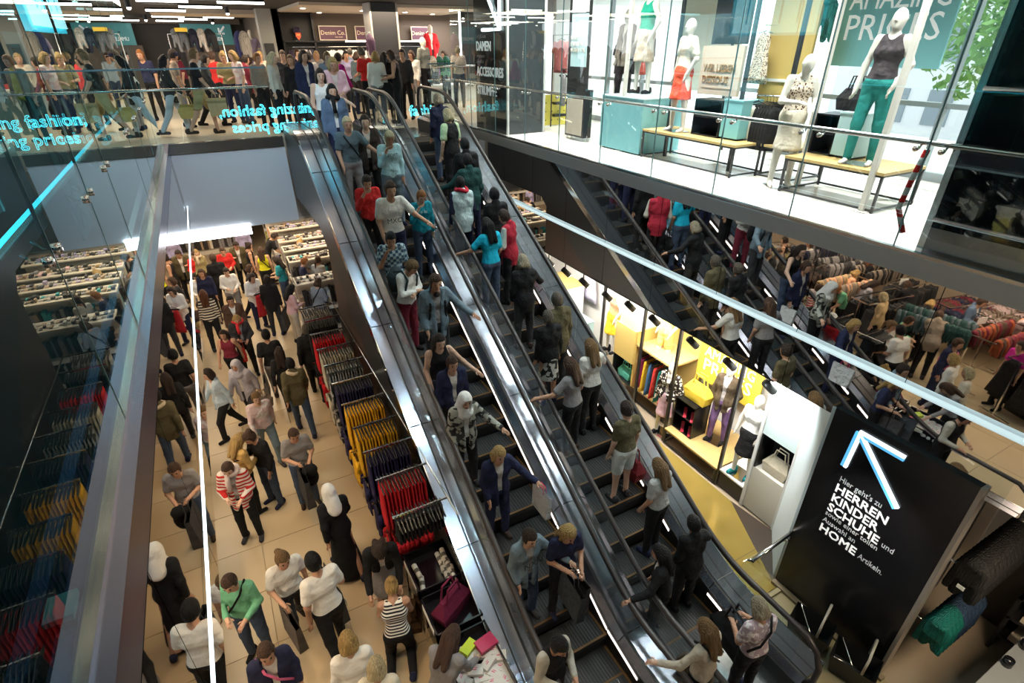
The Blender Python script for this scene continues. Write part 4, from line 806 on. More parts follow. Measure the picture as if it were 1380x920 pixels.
def escalator(c, label, outer):
    t = thing('escalator', label, 'escalator', (c, 1.4, 0)); B = lambda mb, n, mt, sm=False: mb.build(n, mt, t, sm)
    for k in range(-1, 26):
        y = YE - .2 + k * .4; z = min(max((k) * .2309, 0), ZU)
        if k == -1: y, z = YE - .6, 0
        if y > 12.2: continue
        o = link('step', STEP, t); o.location = Vector((c, y, z - .002 if z < ZU else z)) - Vector(t.location)
    comb = MB().box(c - .55, c + .55, .6, 2.28, -.01, .012); comb2 = MB().box(c - .55, c + .55, 12.2, 13.7, ZU - .04, ZU + .012)
    for i in range(26): comb.box(c - .5 + i * .04, c - .485 + i * .04, 2.28, 2.36, 0, .014); comb2.box(c - .5 + i * .04, c - .485 + i * .04, 12.1, 12.2, ZU - .02, ZU + .014)
    B(comb, 'comb_plate', STEEL); B(comb2, 'comb_plate', STEEL)
    cv = MB()
    for i in range(5): cv.box(c - .54, c + .54, 12.42 + i * .26, 12.44 + i * .26, ZU + .012, ZU + .016)
    B(cv, 'plate_joint', BLACKM)
    for s in (-1, 1):
        w_out = .965 if s == outer else .785
        X = lambda a: c + s * a
        B(MB().sweep([(X(.505), -.30), (X(.515), -.30), (X(.515), .26), (X(.505), .26)], YS, zline), 'skirt_panel', BLACKM)
        B(MB().sweep([(X(.515), .24), (X(.515), .26), (X(.60), .33), (X(.60), .30)], YS, zline), 'inner_deck', DECK)
        B(MB().sweep([(X(.60), .25), (X(.60), .325), (X(.64), .325), (X(.64), .25)], YS, zline), 'glass_channel', BLACKM)
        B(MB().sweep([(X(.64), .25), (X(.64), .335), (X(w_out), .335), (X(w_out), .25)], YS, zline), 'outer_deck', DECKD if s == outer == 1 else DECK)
        if s == outer: 
            B(MB().sweep([(X(.775), .330), (X(.775), .339), (X(.795), .339), (X(.795), .330)], YS, zline), 'deck_groove', BLACKM)
            B(MB().sweep([(X(w_out), .20), (X(w_out), .338), (X(w_out + .012), .338), (X(w_out + .012), .20)], YS, zline), 'deck_edge', CHROME)
        for yj in np.arange(2.9, 12, 1.55):
            B(MB().sweep([(X(.52), .262), (X(.52), .272), (X(.60), .337), (X(.60), .33)], [yj, yj + .012], zline), 'deck_joint', BLACKM)
            B(MB().box(min(X(.65), X(w_out)), max(X(.65), X(w_out)), yj, yj + .012, zline(yj) + .33, zline(yj) + .343), 'deck_joint', BLACKM)
        ys = list(np.arange(1.7, 12.9, 1.6)) + [13.2]
        for a, b in zip(ys[:-1], ys[1:]):
            yy = list(np.linspace(a + .005, b - .005, 9))
            B(MB().sweep([(X(.614), .30), (X(.614), .93), (X(.626), .93), (X(.626), .30)], yy, zline), 'glass_pane', GLASS)
        for a in np.arange(2.5, 12.0, .62 if s == -outer or True else .9):
            B(MB().sweep([(X(.503), .15), (X(.503), .19), (X(.497), .19), (X(.497), .15)], [a, a + (.40 if s == outer else .60)], zline), 'light_strip', LEDW)
        path = [(1.62, .12), (1.50, .22), (1.42, .40), (1.42, .62), (1.50, .82), (1.65, .93)] + [(y, .95) for y in YS[2:-1]] + [(13.2, .95)]
        P = [(X(.62), y, (zline(y) if y > 1.7 else 0) + dz) for y, dz in path] + [(X(.62), 13.38, ZU + .90), (X(.62), 13.46, ZU + .72), (X(.62), 13.46, ZU + .5), (X(.62), 13.36, ZU + .3)]
        sec = MB(); n = 10
        sec.tube(P, .036, n); B(sec, 'handrail', RUBBER, True)
        B(MB().sweep([(X(.60), .90), (X(.60), .925), (X(.64), .925), (X(.64), .90)], YS[2:-1], zline), 'handrail_guide', STEELD)
    xo = c + outer * .965; a, b = min(xo, xo - outer * .03), max(xo, xo - outer * .03)
    yt = [y for y in YS if y <= 11.0]
    pts = [(y, zline(y) + .25) for y in YS if y >= 2.0] + [(13.72, ZU + .25), (13.72, 3.74), (10.9, 3.74)] + [(10.6, zline(10.6) - .86), (3.7, zline(3.7) - .86), (2.4, -.0), (2.0, 0)]
    mb = MB()
    for y0, y1 in zip([p for p in np.linspace(2.0, 13.6, 59)][:-1], [p for p in np.linspace(2.0, 13.6, 59)][1:]):
        zb = lambda y: max(0, zline(y) - .86) if y < 10.7 else 3.74
        mb.add([(a, y0, zb(y0)), (b, y0, zb(y0)), (b, y0, zline(y0) + .26), (a, y0, zline(y0) + .26), (a, y1, zb(y1)), (b, y1, zb(y1)), (b, y1, zline(y1) + .26), (a, y1, zline(y1) + .26)],
               [(0, 1, 2, 3), (4, 5, 6, 7), (0, 1, 5, 4), (3, 2, 6, 7), (0, 3, 7, 4), (1, 2, 6, 5)])
    B(mb, 'side_cladding', M('truss_cladding', (.028, .028, .029), .42))
    xi = c - outer * .785
    mb = MB()
    ysn = np.linspace(2.4, 13.6, 40)
    for y0, y1 in zip(ysn[:-1], ysn[1:]):
        zb = lambda y: max(-.0, zline(y) - .86) if y < 10.7 else 3.74
        mb.add([(min(xo, xi), y0, zb(y0)), (max(xo, xi), y0, zb(y0)), (max(xo, xi), y1, zb(y1)), (min(xo, xi), y1, zb(y1))], [(0, 1, 2, 3)])
    B(mb, 'underside', BLACKM)
    return t
escalator(2.565, 'left escalator carrying riders down toward the camera, black cladding on its left', -1)
escalator(4.135, 'right escalator carrying riders up and away, black rubber handrails', 1)
BROWNP = M('brown_wall_panel', (.055, .032, .022), .4)
for s_, x in ((0, 1.64), (1, 5.04)):
    w_ = struct('wall_escalator_%s' % ('left', 'right')[s_], MB().box(x, x + .04, 2.6, 10.6, 0, .02), BROWNP)
    for i in range(7):
        y0, y1 = 3.0 + i * 1.086, 3.0 + (i + 1) * 1.086 - .008
        MB().prism([(y0, .02), (y1, .02), (y1, zline(y1) - .80), (y0, max(.1, zline(y0) - .80))], 'x', x, x + .04).build('panel', BROWNP, w_)
struct('trim_4', MB().box(3.35, 3.362, 12.2, 13.6, ZU, ZU + .01), BLACKM)

# ---------------------------------------------------------------- hanging clothes
def garment_mesh(kind):
    """flat garment hanging from a hanger: outline in the local x-z plane, hook point at the origin"""
    if kind in MC: return MC[kind]
    half = {'top': [(.03, -.07), (.10, -.075), (.19, -.115), (.235, -.30), (.20, -.33), (.175, -.24), (.18, -.45), (.20, -.66)],
            'long': [(.03, -.07), (.10, -.075), (.19, -.115), (.245, -.40), (.265, -.62), (.225, -.63), (.175, -.28), (.18, -.45), (.20, -.68)],
            'dress': [(.05, -.07), (.08, -.08), (.13, -.14), (.16, -.25), (.15, -.42), (.20, -.70), (.25, -1.0)],
            'skirt': [(.12, -.10), (.14, -.12), (.16, -.25), (.17, -.45), (.16, -.70)],
            'trousers': [(.12, -.10), (.13, -.12), (.15, -.3), (.14, -.6), (.12, -.95)],
            'strap': [(.12, -.135), (.135, -.155), (.145, -.3), (.16, -.45), (.17, -.62), (.185, -.80)]}[kind]
    rows = []; zs = np.linspace(half[0][1], min(p[1] for p in half), 9); body = [p for p in half]
    mb = MB(); nx = 7
    # torso sheet with soft folds
    def hw(z):
        tz = [(p[1], p[0]) for p in half if p[0] < .215 or kind in ('dress',)]; tz.sort()
        return float(np.interp(z, [a for a, b in tz], [b for a, b in tz]))
    for side in (1, -1):
        vs = []
        for z in zs:
            wd = hw(z)
            for i in range(nx):
                u = -1 + 2 * i / (nx - 1); edge = 1 - abs(u) ** 3
                vs.append((u * wd, side * (.012 * edge + .006 + .006 * math.sin(u * 8 + z * 6) * edge * min(1, -z * 2)), z + (.03 * (1 - abs(u)) * -1 if z == zs[0] else 0)))
        mb.add(vs, [(r * nx + i, r * nx + i + 1, (r + 1) * nx + i + 1, (r + 1) * nx + i) for r in range(8) for i in range(nx - 1)])
    n = 9 * nx
    mb.add([], [])
    mb.f += [(r * nx + e, (r + 1) * nx + e, n + (r + 1) * nx + e, n + r * nx + e) for r in range(8) for e in (0, nx - 1)]; mb.m += [0] * 16
    mb.f += [(i, i + 1, n + i + 1, n + i) for i in range(nx - 1)] + [(8 * nx + i, 8 * nx + i + 1, n + 8 * nx + i + 1, n + 8 * nx + i) for i in range(nx - 1)]; mb.m += [0] * (2 * nx - 2)
    if kind in ('top', 'long'):
        L = .30 if kind == 'top' else .62
        for s in (1, -1): mb.tube([(s * .165, 0, -.105), (s * (.205 if kind == 'top' else .225), 0, -.2), (s * (.225 if kind == 'top' else .245), .006, -L)], .034, 6)
    MC[kind] = mb.mesh(kind, CLOTH, True); return MC[kind]
def hanger_mesh(clips):
    k = 'hanger%d' % clips
    if k in MC: return MC[k]
    w_ = .19 if clips else .13
    mb = MB().tube([(-w_, 0, -.115 if clips else -.085), (0, 0, -.055), (w_, 0, -.115 if clips else -.085)], .007, 5).tube([(0, 0, -.055), (0, 0, -.01), (.012, 0, .012), (0, 0, .022), (-.012, 0, .012)], .0035, 4)
    if clips: mb.box(-.16, .16, -.006, .006, -.14, -.10)
    MC[k] = mb.mesh('hanger', M('black_plastic', (.015, .015, .016), .3)); return MC[k]
def hang(kind, loc, rz, col, label, group, pat=None, sc=1.0, name=None):
    nm = name or {'top': 'hanging_shirt', 'long': 'hanging_sweater', 'dress': 'hanging_dress', 'skirt': 'hanging_skirt', 'trousers': 'hanging_trousers', 'strap': 'hanging_vest'}[kind]
    t = thing(nm, label, 'garment', loc, rz, group)
    f = link('fabric', garment_mesh(kind), t); f.color = (*col, 1); f.scale = (sc, 1.25, sc)
    if pat: f.material_slots[0].link = 'OBJECT'; f.material_slots[0].material = pat
    h = link('hanger', hanger_mesh(kind in ('strap', 'skirt', 'trousers')), t); return t
# rails on the brown wall beside the down escalator: y, garments of the upper and of the lower bar
ORD = 'first second third fourth fifth sixth seventh eighth ninth tenth eleventh twelfth thirteenth fourteenth fifteenth'.split()
RAILS = [(9.77, 'red', 'red', None), (9.11, 'cream', 'cream', None), (8.47, 'lightgrey', 'stone', 'patterned'), (7.84, 'navy', 'navy', None), (7.18, 'mustard', 'mustard', None),
         (6.52, 'mustard', 'navy', None), (5.92, 'navy', 'navy', None), (5.32, 'red', 'red', None), (4.62, 'black', None, None), (10.4, 'black', 'black', None), (11.05, 'stone', 'black', None)]
VIV = dict(C, mustard=(.78, .42, .02), red=(.62, .02, .03), navy=(.022, .020, .075), cream=(.55, .50, .40), stone=(.42, .39, .36))
WORD = {'cream': 'beige', 'lightgrey': 'pale grey', 'stone': 'stone grey'}
RANK = {y: k_ for k_, y in enumerate(sorted(r_[0] for r_ in RAILS))}
up_ = thing('wall_rail_system', 'chrome wall uprights and bars for clothes along the brown escalator wall', 'clothes rail', (1.55, 7.5, 0))
MB().tube([(1.60, 4.3, 2.02), (1.60, 11.3, 2.02)], .014, 6).tube([(1.60, 5.2, 1.06), (1.60, 11.3, 1.06)], .014, 6).build('back_bar', CHROME, up_, True)
for i, (y, a, b, pt) in enumerate(RAILS):
    for z, cn, n in ((2.02, a, 13), (1.06, b, 9)):
        if cn is None: continue
        MB().box(.90, 1.60, y - .010, y + .010, z - .012, z + .012).build('bar', CHROME, up_)
        for j in range(n):
            x = .95 + j * (.60 / n) + random.uniform(-.004, .004)
            where = 'upper' if z > 1.5 else 'lower'
            hang('strap' if z > 1.5 else 'top', (x, y + random.uniform(-.012, .012), z + .0), PI / 2 + random.uniform(-.06, .06), VIV[cn], f'{WORD.get(cn, cn)} top, {ORD[j]} from outer end, {where} bar, {ORD[RANK[y]]} escalator wall rail from camera',
                 f'{WORD.get(cn, cn)} tops on {where} bar {i + 1} of the escalator wall', PAT['patterned'] if pt else None, .98 if z < 1.5 else (.5 if y == 4.62 else 1.0))
# drawer tables below
GLB = M('black_lacquer', (.010, .008, .012), .10)
def parcel_mesh():
    mb = MB().box(-.09, .09, -.06, .06, .002, .045); mb.v = [(x * (1 - .1 * (z > .02)), y * (1 - .1 * (z > .02)), z) for x, y, z in mb.v]
    mb.slot(1).box(-.03, .01, -.008, .002, .043, .047).box(-.02, .02, .012, .018, .043, .047); return mb.mesh('parcel', [M('paper_white', (.72, .70, .68), .5), M('pink_print', (.7, .08, .25), .5)])
PARC = parcel_mesh()
ROLL = MB().tube([(-.11, 0, .035), (.11, 0, .035)], .034, 9).slot(1).tube([(-.03, 0, .035), (.03, 0, .035)], .036, 9).mesh('roll', [M('roll_white', (.62, .58, .52), .6), M('roll_print', (.10, .09, .08), .6)])
for i, (y0, y1, z, lb) in enumerate(((4.34, 4.98, .92, 'black lacquer drawer table with white rolled packs, nearest the red garments'), (3.74, 4.30, .86, 'black lacquer drawer table holding the purple bag'), (2.85, 3.70, .80, 'black lacquer drawer table full of white parcels at the bottom edge'))):
    t = thing('display_table', lb, 'display table', (1.30, (y0 + y1) / 2, 0))
    x0, x1 = 1.02, 1.62
    MB().box(x0, x1, y0, y1, z - .16, z - .13).build('tray_base', GLB, t)
    for q in ((x0, x0 + .02, y0, y1), (x1 - .02, x1, y0, y1), (x0, x1, y0, y0 + .02), (x0, x1, y1 - .02, y1)):
        MB().box(*q, z - .13, z).build('tray_side', GLB, t)
    MB().box(x0 + .02, x1 - .02, y0 + .02, y1 - .02, .35, z - .17).build('cabinet', GLB, t)
    MB().box(x0 - .006, x0, y0 + .08, y1 - .08, z - .11, z - .02).build('price_strip', WHITE, t)
    for a in (x0 + .01, x1 - .04):
        for b in (y0 + .01, y1 - .04): MB().box(a, a + .03, b, b + .03, 0, z - .16).build('leg', CHROME, t)
for i in range(10):
    o = link('rolled_pack', ROLL); o.location = (1.46 + (i % 2) * .06 if i < 8 else 1.12, 4.45 + (i // 2) * .1 if i < 8 else 4.5 + (i - 8) * .18, .79 + (.045 if i % 2 else 0)); o.rotation_euler = (0, 0, 1.45 + random.uniform(-.2, .2))
    if i < 8: tag(o, 'rolled white pack in the bundle on the first black drawer table', 'pack', 'rolled packs bundled on the table')
    else: tag(o, 'single white roll lying apart on the first black drawer table', 'pack', 'rolled packs lying apart')
for i in range(26):
    o = link('parcel', PARC); o.location = (1.15 + .14 * (i % 4) + random.uniform(-.03, .03), 2.95 + .1 * ((i // 4) % 6) + random.uniform(-.02, .02), .672 + .05 * (i // 13)); o.rotation_euler = (random.uniform(-.15, .15), random.uniform(-.15, .15), random.uniform(-.9, .9))
    tag(o, 'small white parcel with pink print heaped in the bottom drawer table', 'parcel', 'white parcels in the drawer table')
mb = MB().box(-.10, .10, -.06, .06, .002, .05); o = one(mb, 'parcel', M('lime_wrap', (.50, .65, .03), .4), 'lime green wrapped pack among the white parcels', 'parcel'); o.location = (1.30, 3.47, .79); o.rotation_euler = (0, .1, .5)
mb = MB().box(-.12, .12, -.08, .08, .002, .05); o = one(mb, 'parcel', M('crimson_wrap', (.50, .02, .10), .35), 'crimson wrapped pack among the white parcels', 'parcel'); o.location = (1.50, 3.42, .79); o.rotation_euler = (0, .1, .2)
# ---------------------------------------------------------------- bags
def bag_mesh(kind):
    if kind in MC: return MC[kind]
    mb = MB()
    if kind == 'carrier':
        mb.add([(-.24, -.06, 0), (.24, -.06, 0), (.24, .06, 0), (-.24, .06, 0), (-.27, -.03, .50), (.27, -.03, .50), (.27, .03, .50), (-.27, .03, .50)], [(0, 1, 2, 3), (0, 1, 5, 4), (1, 2, 6, 5), (2, 3, 7, 6), (3, 0, 4, 7)])
        me = [mb.mesh('bag_body', CLOTH)]
        h = MB()
        for y in (-.03, .03): h.tube([(-.10, y, .49), (-.08, y, .62), (.08, y, .62), (.10, y, .49)], .006, 5)
    else:
        mb.add([(-.15, -.07, 0), (.15, -.07, 0), (.15, .07, 0), (-.15, .07, 0), (-.18, -.075, .13), (.18, -.075, .13), (.18, .075, .13), (-.18, .075, .13), (-.12, -.02, .24), (.12, -.02, .24), (.12, .02, .24), (-.12, .02, .24)],
               [(0, 1, 2, 3), (0, 1, 5, 4), (1, 2, 6, 5), (2, 3, 7, 6), (3, 0, 4, 7), (4, 5, 9, 8), (5, 6, 10, 9), (6, 7, 11, 10), (7, 4, 8, 11), (8, 9, 10, 11)])
        me = [mb.mesh('bag_body', CLOTH)]; h = MB()
        for y in (-.03, .03): h.tube([(-.09, y, .22), (-.06, y, .37), (.06, y, .37), (.09, y, .22)], .009, 6)
    MC[kind] = (me[0], h.mesh('handle', CLOTH)); return MC[kind]
def bag(kind, loc, rz, col, label, sc=1.0, name=None, tilt=0, hcol=None, group=None):
    t = thing(name or ('carrier_bag' if kind == 'carrier' else 'handbag'), label, 'bag', loc, rz, group); t.rotation_euler = (tilt, 0, rz); t.scale = (sc,) * 3
    a, b = bag_mesh(kind)
    o = link('bag_body', a, t); o.color = (*col, 1); o = link('handle', b, t); o.color = (*(hcol or col), 1); return t
bag('hand', (1.33, 4.03, .732), .5, (.13, .012, .045), 'purple handbag sitting on the second black drawer table', 1.45)
bag('hand', (.98, 4.62, .0), 1.3, (.10, .055, .03), 'brown handbag standing on the floor by the kneeling person', 1.2)
def find(s): return next(v for k_, v in PEOPLE.items() if s in k_)
def held(s, side, kind, col, label, sc=1.0, h=1.68, hcol=None, drop=None):
    p = find(s); q = hand_of(p, side, h); L = (.62 if kind == 'carrier' else .37) * sc
    return bag(kind, (q.x, q.y, max(p.location.z + .01, q.z - L + .01)), p.rotation_euler.z + PI / 2, col, label, sc, hcol=hcol)
place_people()
DG = (.055, .055, .06)
held('with a big dark carrier bag', 'r', 'carrier', DG, 'big dark grey carrier bag held by the black jacket shopper', 1.0, 1.7)
held('with a black jacket over the arm', 'r', 'carrier', DG, 'wide dark grey carrier bag held by the grey tee shopper', 1.15, 1.68)
b = held('swinging a huge dark bag', 'r', 'carrier', (.07, .075, .08), 'huge dark carrier bag with teal lettering on the white tee shopper', 1.25, 1.8)
text('PRIMARK', (0, 0, 0), FY, .12, M('bag_print', (.04, .20, .26), .5), b, .001, 'CENTER'); b.children[-1].location = (0, -.062, .22)
text('PRIMARK', (0, 0, 0), BY, .12, M('bag_print', (.04, .20, .26), .5), b, .001, 'CENTER'); b.children[-1].location = (0, .062, .22)
held('with dark bags in motion', 'r', 'carrier', (.12, .10, .09), 'dark taupe carrier bag of the ponytailed shopper', .95, 1.68)
held('wearing a red scarf', 'r', 'carrier', (.55, .02, .02), 'red carrier bag with white disc held by the red scarf shopper', .75, 1.64)
held('walking away in the middle', 'l', 'carrier', (.30, .28, .26), 'light grey carrier bag beside the black tee shopper', .8, 1.76)
held('carrying a snakeskin bag', 'l', 'hand', (.30, .24, .20), 'snakeskin brown handbag under the grey headscarf shopper', 1.3, 1.64)
held('walking with a paper bag', 'r', 'carrier', (.50, .34, .18), 'brown paper bag carried along the bridge', .75, 1.8)
held('walking along the bridge in heels', 'r', 'hand', (.5, .36, .12), 'tan handbag carried by the walker in heels', 1.2, 1.68)
held('carrying a white shopping bag', 'l', 'carrier', (.72, .74, .76), 'white shopping bag with pink rim on the down escalator', .72, 1.66, (.7, .05, .2))
held('holding a thin white bag', 'l', 'carrier', (.7, .72, .72), 'slim white bag high on the down escalator', .6, 1.64)
held('in an open cardigan', 'l', 'carrier', DG, 'dark carrier bag held low on the down escalator', 1.0, 1.64)
held('beside the open cardigan', 'r', 'carrier', (.05, .06, .07), 'dark blue-grey carrier bag next to the open cardigan rider', .95, 1.64)
held('with both hands toward the rail', 'r', 'hand', (.015, .015, .016), 'black handbag of the cyan tee rider', 1.15, 1.66)
held('with a red bag', 'r', 'hand', (.16, .015, .02), 'dark red bag beside the pale shorts rider', 1.3, 1.7)
held('entering the up escalator', 'r', 'hand', (.02, .02, .022), 'black shoulder bag of the lilac print rider', 1.7, 1.64)
held('stepping onto the up escalator', 'r', 'hand', (.10, .07, .05), 'brown bag of the beige top rider', 1.2, 1.66)
held('with a shoulder bag at the landing', 'l', 'hand', (.03, .03, .035), 'black shoulder bag at the escalator landing', 1.1, 1.68)
held('in a black pinafore', 'r', 'hand', (.015, .015, .017), 'black bag hanging by the pinafore at the landing', 1.2, 1.72)
held('with a tote bag', 'r', 'carrier', (.40, .33, .26), 'patterned beige tote bag below the light strip', .7, 1.66)
def mounted(s, mb_fn, name, mats, color=None):
    """a garment accessory worn by a person: child of the person, drawn in the person's own frame"""
    p = find(s); J = joints(p['pose']); return mb_fn(J).build(name, mats, p, True, world=False, color=color)
def strap_fn(sg):
    def f(J):
        a, w_ = J['sho'], J['pel']; R = J['R']; P = lambda x, y, z: tuple(R @ np.array([x, y, z]) + J['pel'])
        return MB().tube([P(-sg * .11, -.02, .50), P(-sg * .07, .105, .40), P(sg * .03, .14, .25), P(sg * .15, .09, .06)], .014, 6).tube([P(-sg * .11, -.02, .50), P(-sg * .06, -.105, .36), P(sg * .06, -.12, .2), P(sg * .15, -.05, .06)], .014, 6)
    return f
def pack_fn(J):
    R = J['R']; P = lambda x, y, z: tuple(R @ np.array([x, y, z]) + J['pel']); mb = MB()
    mb.ball(P(0, -.21, .26), .16, 12, 8, (.95, .62, 1.35))
    for s in (1, -1): mb.tube([P(s * .10, -.16, .44), P(s * .11, 0, .51), P(s * .11, .115, .40), P(s * .13, .08, .16), P(s * .13, -.14, .1)], .018, 6)
    return mb
def scarf_fn(J):
    c = J['neck'] + J['R'] @ np.array([0, .01, .02]); mb = MB()
    return mb.tube([(c[0] + .095 * math.cos(a), c[1] + .10 * math.sin(a), c[2] - .01 + .02 * math.sin(a * 2)) for a in np.linspace(0, 2 * PI, 14)], .036, 8).tube([(c[0] + .02, c[1] + .11, c[2]), (c[0] + .03, c[1] + .16, c[2] - .12), (c[0] + .02, c[1] + .17, c[2] - .26)], .035, 7)
BK = (.012, .012, .014)
for s, sg in (('with a black shoulder strap', 1), ('with a crossbody strap', -1), ('with a black shoulder strap', 1), ('carrying a bag below', 1), ('entering the up escalator', -1), ('stepping onto the up', 1)):
    mounted(s, strap_fn(sg), 'strap', CLOTH, BK)
mounted('haired person in slate tee', strap_fn(-1), 'strap', CLOTH, BK); mounted('with a pink bag strap', strap_fn(-1), 'strap', CLOTH, (.75, .15, .3))
mounted('in a hoodie with head bent', pack_fn, 'backpack', CLOTH, (.035, .05, .06)); mounted('bearded, both straps', pack_fn, 'backpack', CLOTH, BK)
for s, c in (('wearing a red scarf', (.7, .04, .05)), ('wearing a black scarf', BK), ('with a pale hood', (.55, .46, .34)), ('in a white and navy hoodie', (.45, .02, .04)), ('half hidden behind the light', (.5, .4, .3)), ('in a red and white patterned', (.6, .5, .48))):
    mounted(s, scarf_fn, 'scarf' if 'hood' not in s else 'hood', CLOTH, c)
def print_on(s, body, size, mat, dz=.30, h=.155, outline=0):
    p = find(s); J = joints(p['pose']); sc = float(p.children[0].matrix_local.median_scale)
    o = text(body, (0, 0, 0), BY, size, mat, p, .002, 'CENTER', name='print'); q = (J['R'] @ np.array([0, h, dz]) + J['pel']) * sc; o.location = q
    o.rotation_euler = (PI / 2 - math.radians(POSES[p['pose']][0]), 0, PI)
PR = M('dark_print', (.02, .03, .03), .6)
for i, s in enumerate(('big man', )): print_on(s, 'MXO', .11, PR, .27)
print_on('hand at mouth', 'SPORT', .07, PR, .34); print_on('in an open cardigan', 'NXN', .12, PR, .22, .165); print_on('hand at the cheek', 'o lu', .08, M('white_print', (.7, .75, .75), .6), .27)
def beard_fn(J):
    T = lambda x, y, z: tuple(J['head'] + J['RH'] @ np.array([x, y, z])); return MB().ball(T(0, .062, -.092), .05, 10, 7, (1, .75, .8))
mounted('bearded, both', beard_fn, 'beard', HAIR, C['darkbrown'])
def cap_fn(J):
    T = lambda x, y, z: tuple(J['head'] + J['RH'] @ np.array([x, y, z])); return MB().ball(T(0, -.004, .055), .098, 14, 8, (.92, 1.1, .82)).tube([T(-.06, .12, .055), T(0, .17, .045), T(.06, .12, .055)], .014, 5)
mounted('in a navy cap', cap_fn, 'cap', CLOTH, C['navy'])
q = hand_of(find('looking at a phone'), 'r', 1.66); o = one(MB().box(q.x - .04, q.x + .04, q.y - .07, q.y + .07, q.z - .01, q.z), 'phone', BLACK, 'black phone in the hand of the black top shopper', 'phone')
p_ = find('holding a red garment'); q = hand_of(p_, 'r', 1.68); hang('strap', (q.x, q.y, q.z + .16), p_.rotation_euler.z, (.62, .03, .04), 'red garment carried by the white jacket shopper', None, None, .95, 'carried_garment')
p_ = find('with a black jacket over'); q = hand_of(p_, 'l', 1.68); mb = MB().ball((q.x, q.y, q.z - .10), .2, 12, 8, (.62, .42, .62)).ball((q.x, q.y, q.z - .24), .17, 12, 8, (.7, .35, 1.1)); o = one(mb, 'folded_jacket', CLOTH, 'black jacket draped over the arm of the grey tee shopper', 'jacket', None, True, BK)
# ---------------------------------------------------------------- gondolas under the bridge and racks below the left walkway
GP = M('gondola_white', (.62, .57, .48), .5); DK = M('dark_stock', (.035, .03, .03), .6); 
def gondola(x0, x1, y, label, seed, col):
    r = random.Random(seed); t = thing('shelf_gondola', label, 'shelf unit', ((x0 + x1) / 2, y, 0), 0)
    MB().box(x0, x1, y - .02, y + .02, .15, 1.45).build('back_panel', GP, t)
    MB().box(x0 - .03, x1 + .03, y - .42, y + .42, 0, .15).build('plinth', GP, t)
    MB().box(x0, x1, y - .30, y + .30, 1.43, 1.47).build('top_shelf', GP, t)
    for s in (-1, 1):
        MB().box(x0, x1, y + s * .02, y + s * .40, .75, .78).build('shelf', GP, t)
        MB().box(x0, x1, min(y + s * .41, y + s * .42), max(y + s * .41, y + s * .42), .70, .79).build('price_rail', WHITE, t)
    st = MB()
    for s in (-1, 1):
        for z0, z1, d in ((.80, 1.25, .33), (.18, .66, .36), (1.48, 1.56, .22)):
            x = x0 + .03
            while x < x1 - .06:
                wd = r.uniform(.035, .09); st.slot(r.choice((0, 0, 0, 1, 2, 3))); a, b2 = sorted((y + s * .05, y + s * (d - r.uniform(0, .08)))); st.box(x, x + wd, a, b2, z0, z1 - r.uniform(0, .12)); x += wd + r.uniform(.008, .02)
    o = st.build('hanging_stock', [DK, M('stock_tan', (.35, .25, .17), .6), M('stock_grey', (.25, .24, .26), .6), M('stock_' + col, C[col], .6)], t); o['kind'] = 'stuff'
for i, (x0, x1, y, c) in enumerate(((1.2, 3.3, 14.1, 'offwhite'), (1.3, 3.4, 15.9, 'teal'), (1.3, 3.6, 16.9, 'lilac'), (1.3, 3.8, 17.9, 'pink'), (1.2, 3.8, 19.2, 'lavender'), (1.2, 4.0, 20.6, 'peach'), (1.2, 4.2, 22.2, 'yellow'),
                                    (-3.9, -1.3, 14.3, 'red'), (-4.0, -1.4, 16.0, 'navy'), (-4.0, -1.6, 17.8, 'olive'), (-4.2, -1.7, 19.8, 'pink'), (-4.2, 0.6, 22.6, 'cream'))):
    gondola(x0, x1, y, f'white shelf gondola of dark underwear, row {"one two three four five six seven eight nine ten eleven twelve".split()[i]} under the bridge', i, c)
def floor_rack(x, y, rz, cols, label, kind, seed, pat=None):
    r = random.Random(seed); t = thing('clothes_rack', label, 'clothes rack', (x, y, 0), rz)
    L = .75; B = lambda mb, n, mt: mb.build(n, mt, t, False, world=False)
    for s in (-1, 1):
        B(MB().box(s * L - .015, s * L + .015, -.32, .32, .06, .09), 'foot', CHROME); B(MB().box(s * L - .014, s * L + .014, -.014, .014, .09, 1.36), 'upright', CHROME)
        B(MB().box(-L, L, s * .24 - .012, s * .24 + .012, 1.33, 1.36), 'bar', CHROME)
        B(MB().box(s * L - .012, s * L + .012, -.25, .25, 1.33, 1.355), 'cross_bar', CHROME)
    st = MB(); g = garment_mesh(kind); vs = np.array([v.co for v in g.vertices]); fs = [tuple(p.vertices) for p in g.polygons]
    for s in (-1, 1):
        u = -L + .06
        while u < L - .05:
            q = np.stack([vs[:, 1] * .62 + u, vs[:, 0] * r.uniform(.8, 1.0) + s * .24 + r.uniform(-.02, .02), (vs[:, 2] - .04) * r.uniform(.85, 1.1) + 1.34], 1); st.slot(r.randrange(len(cols))); st.add(q, fs); u += .058
    MT = [M('rack_' + c, C[c], .85) if not pat else PAT[pat] for c in cols]
    o = st.build('hanging_clothes', MT, t, True, world=False, color=C[cols[0]]); o['kind'] = 'stuff'; return t
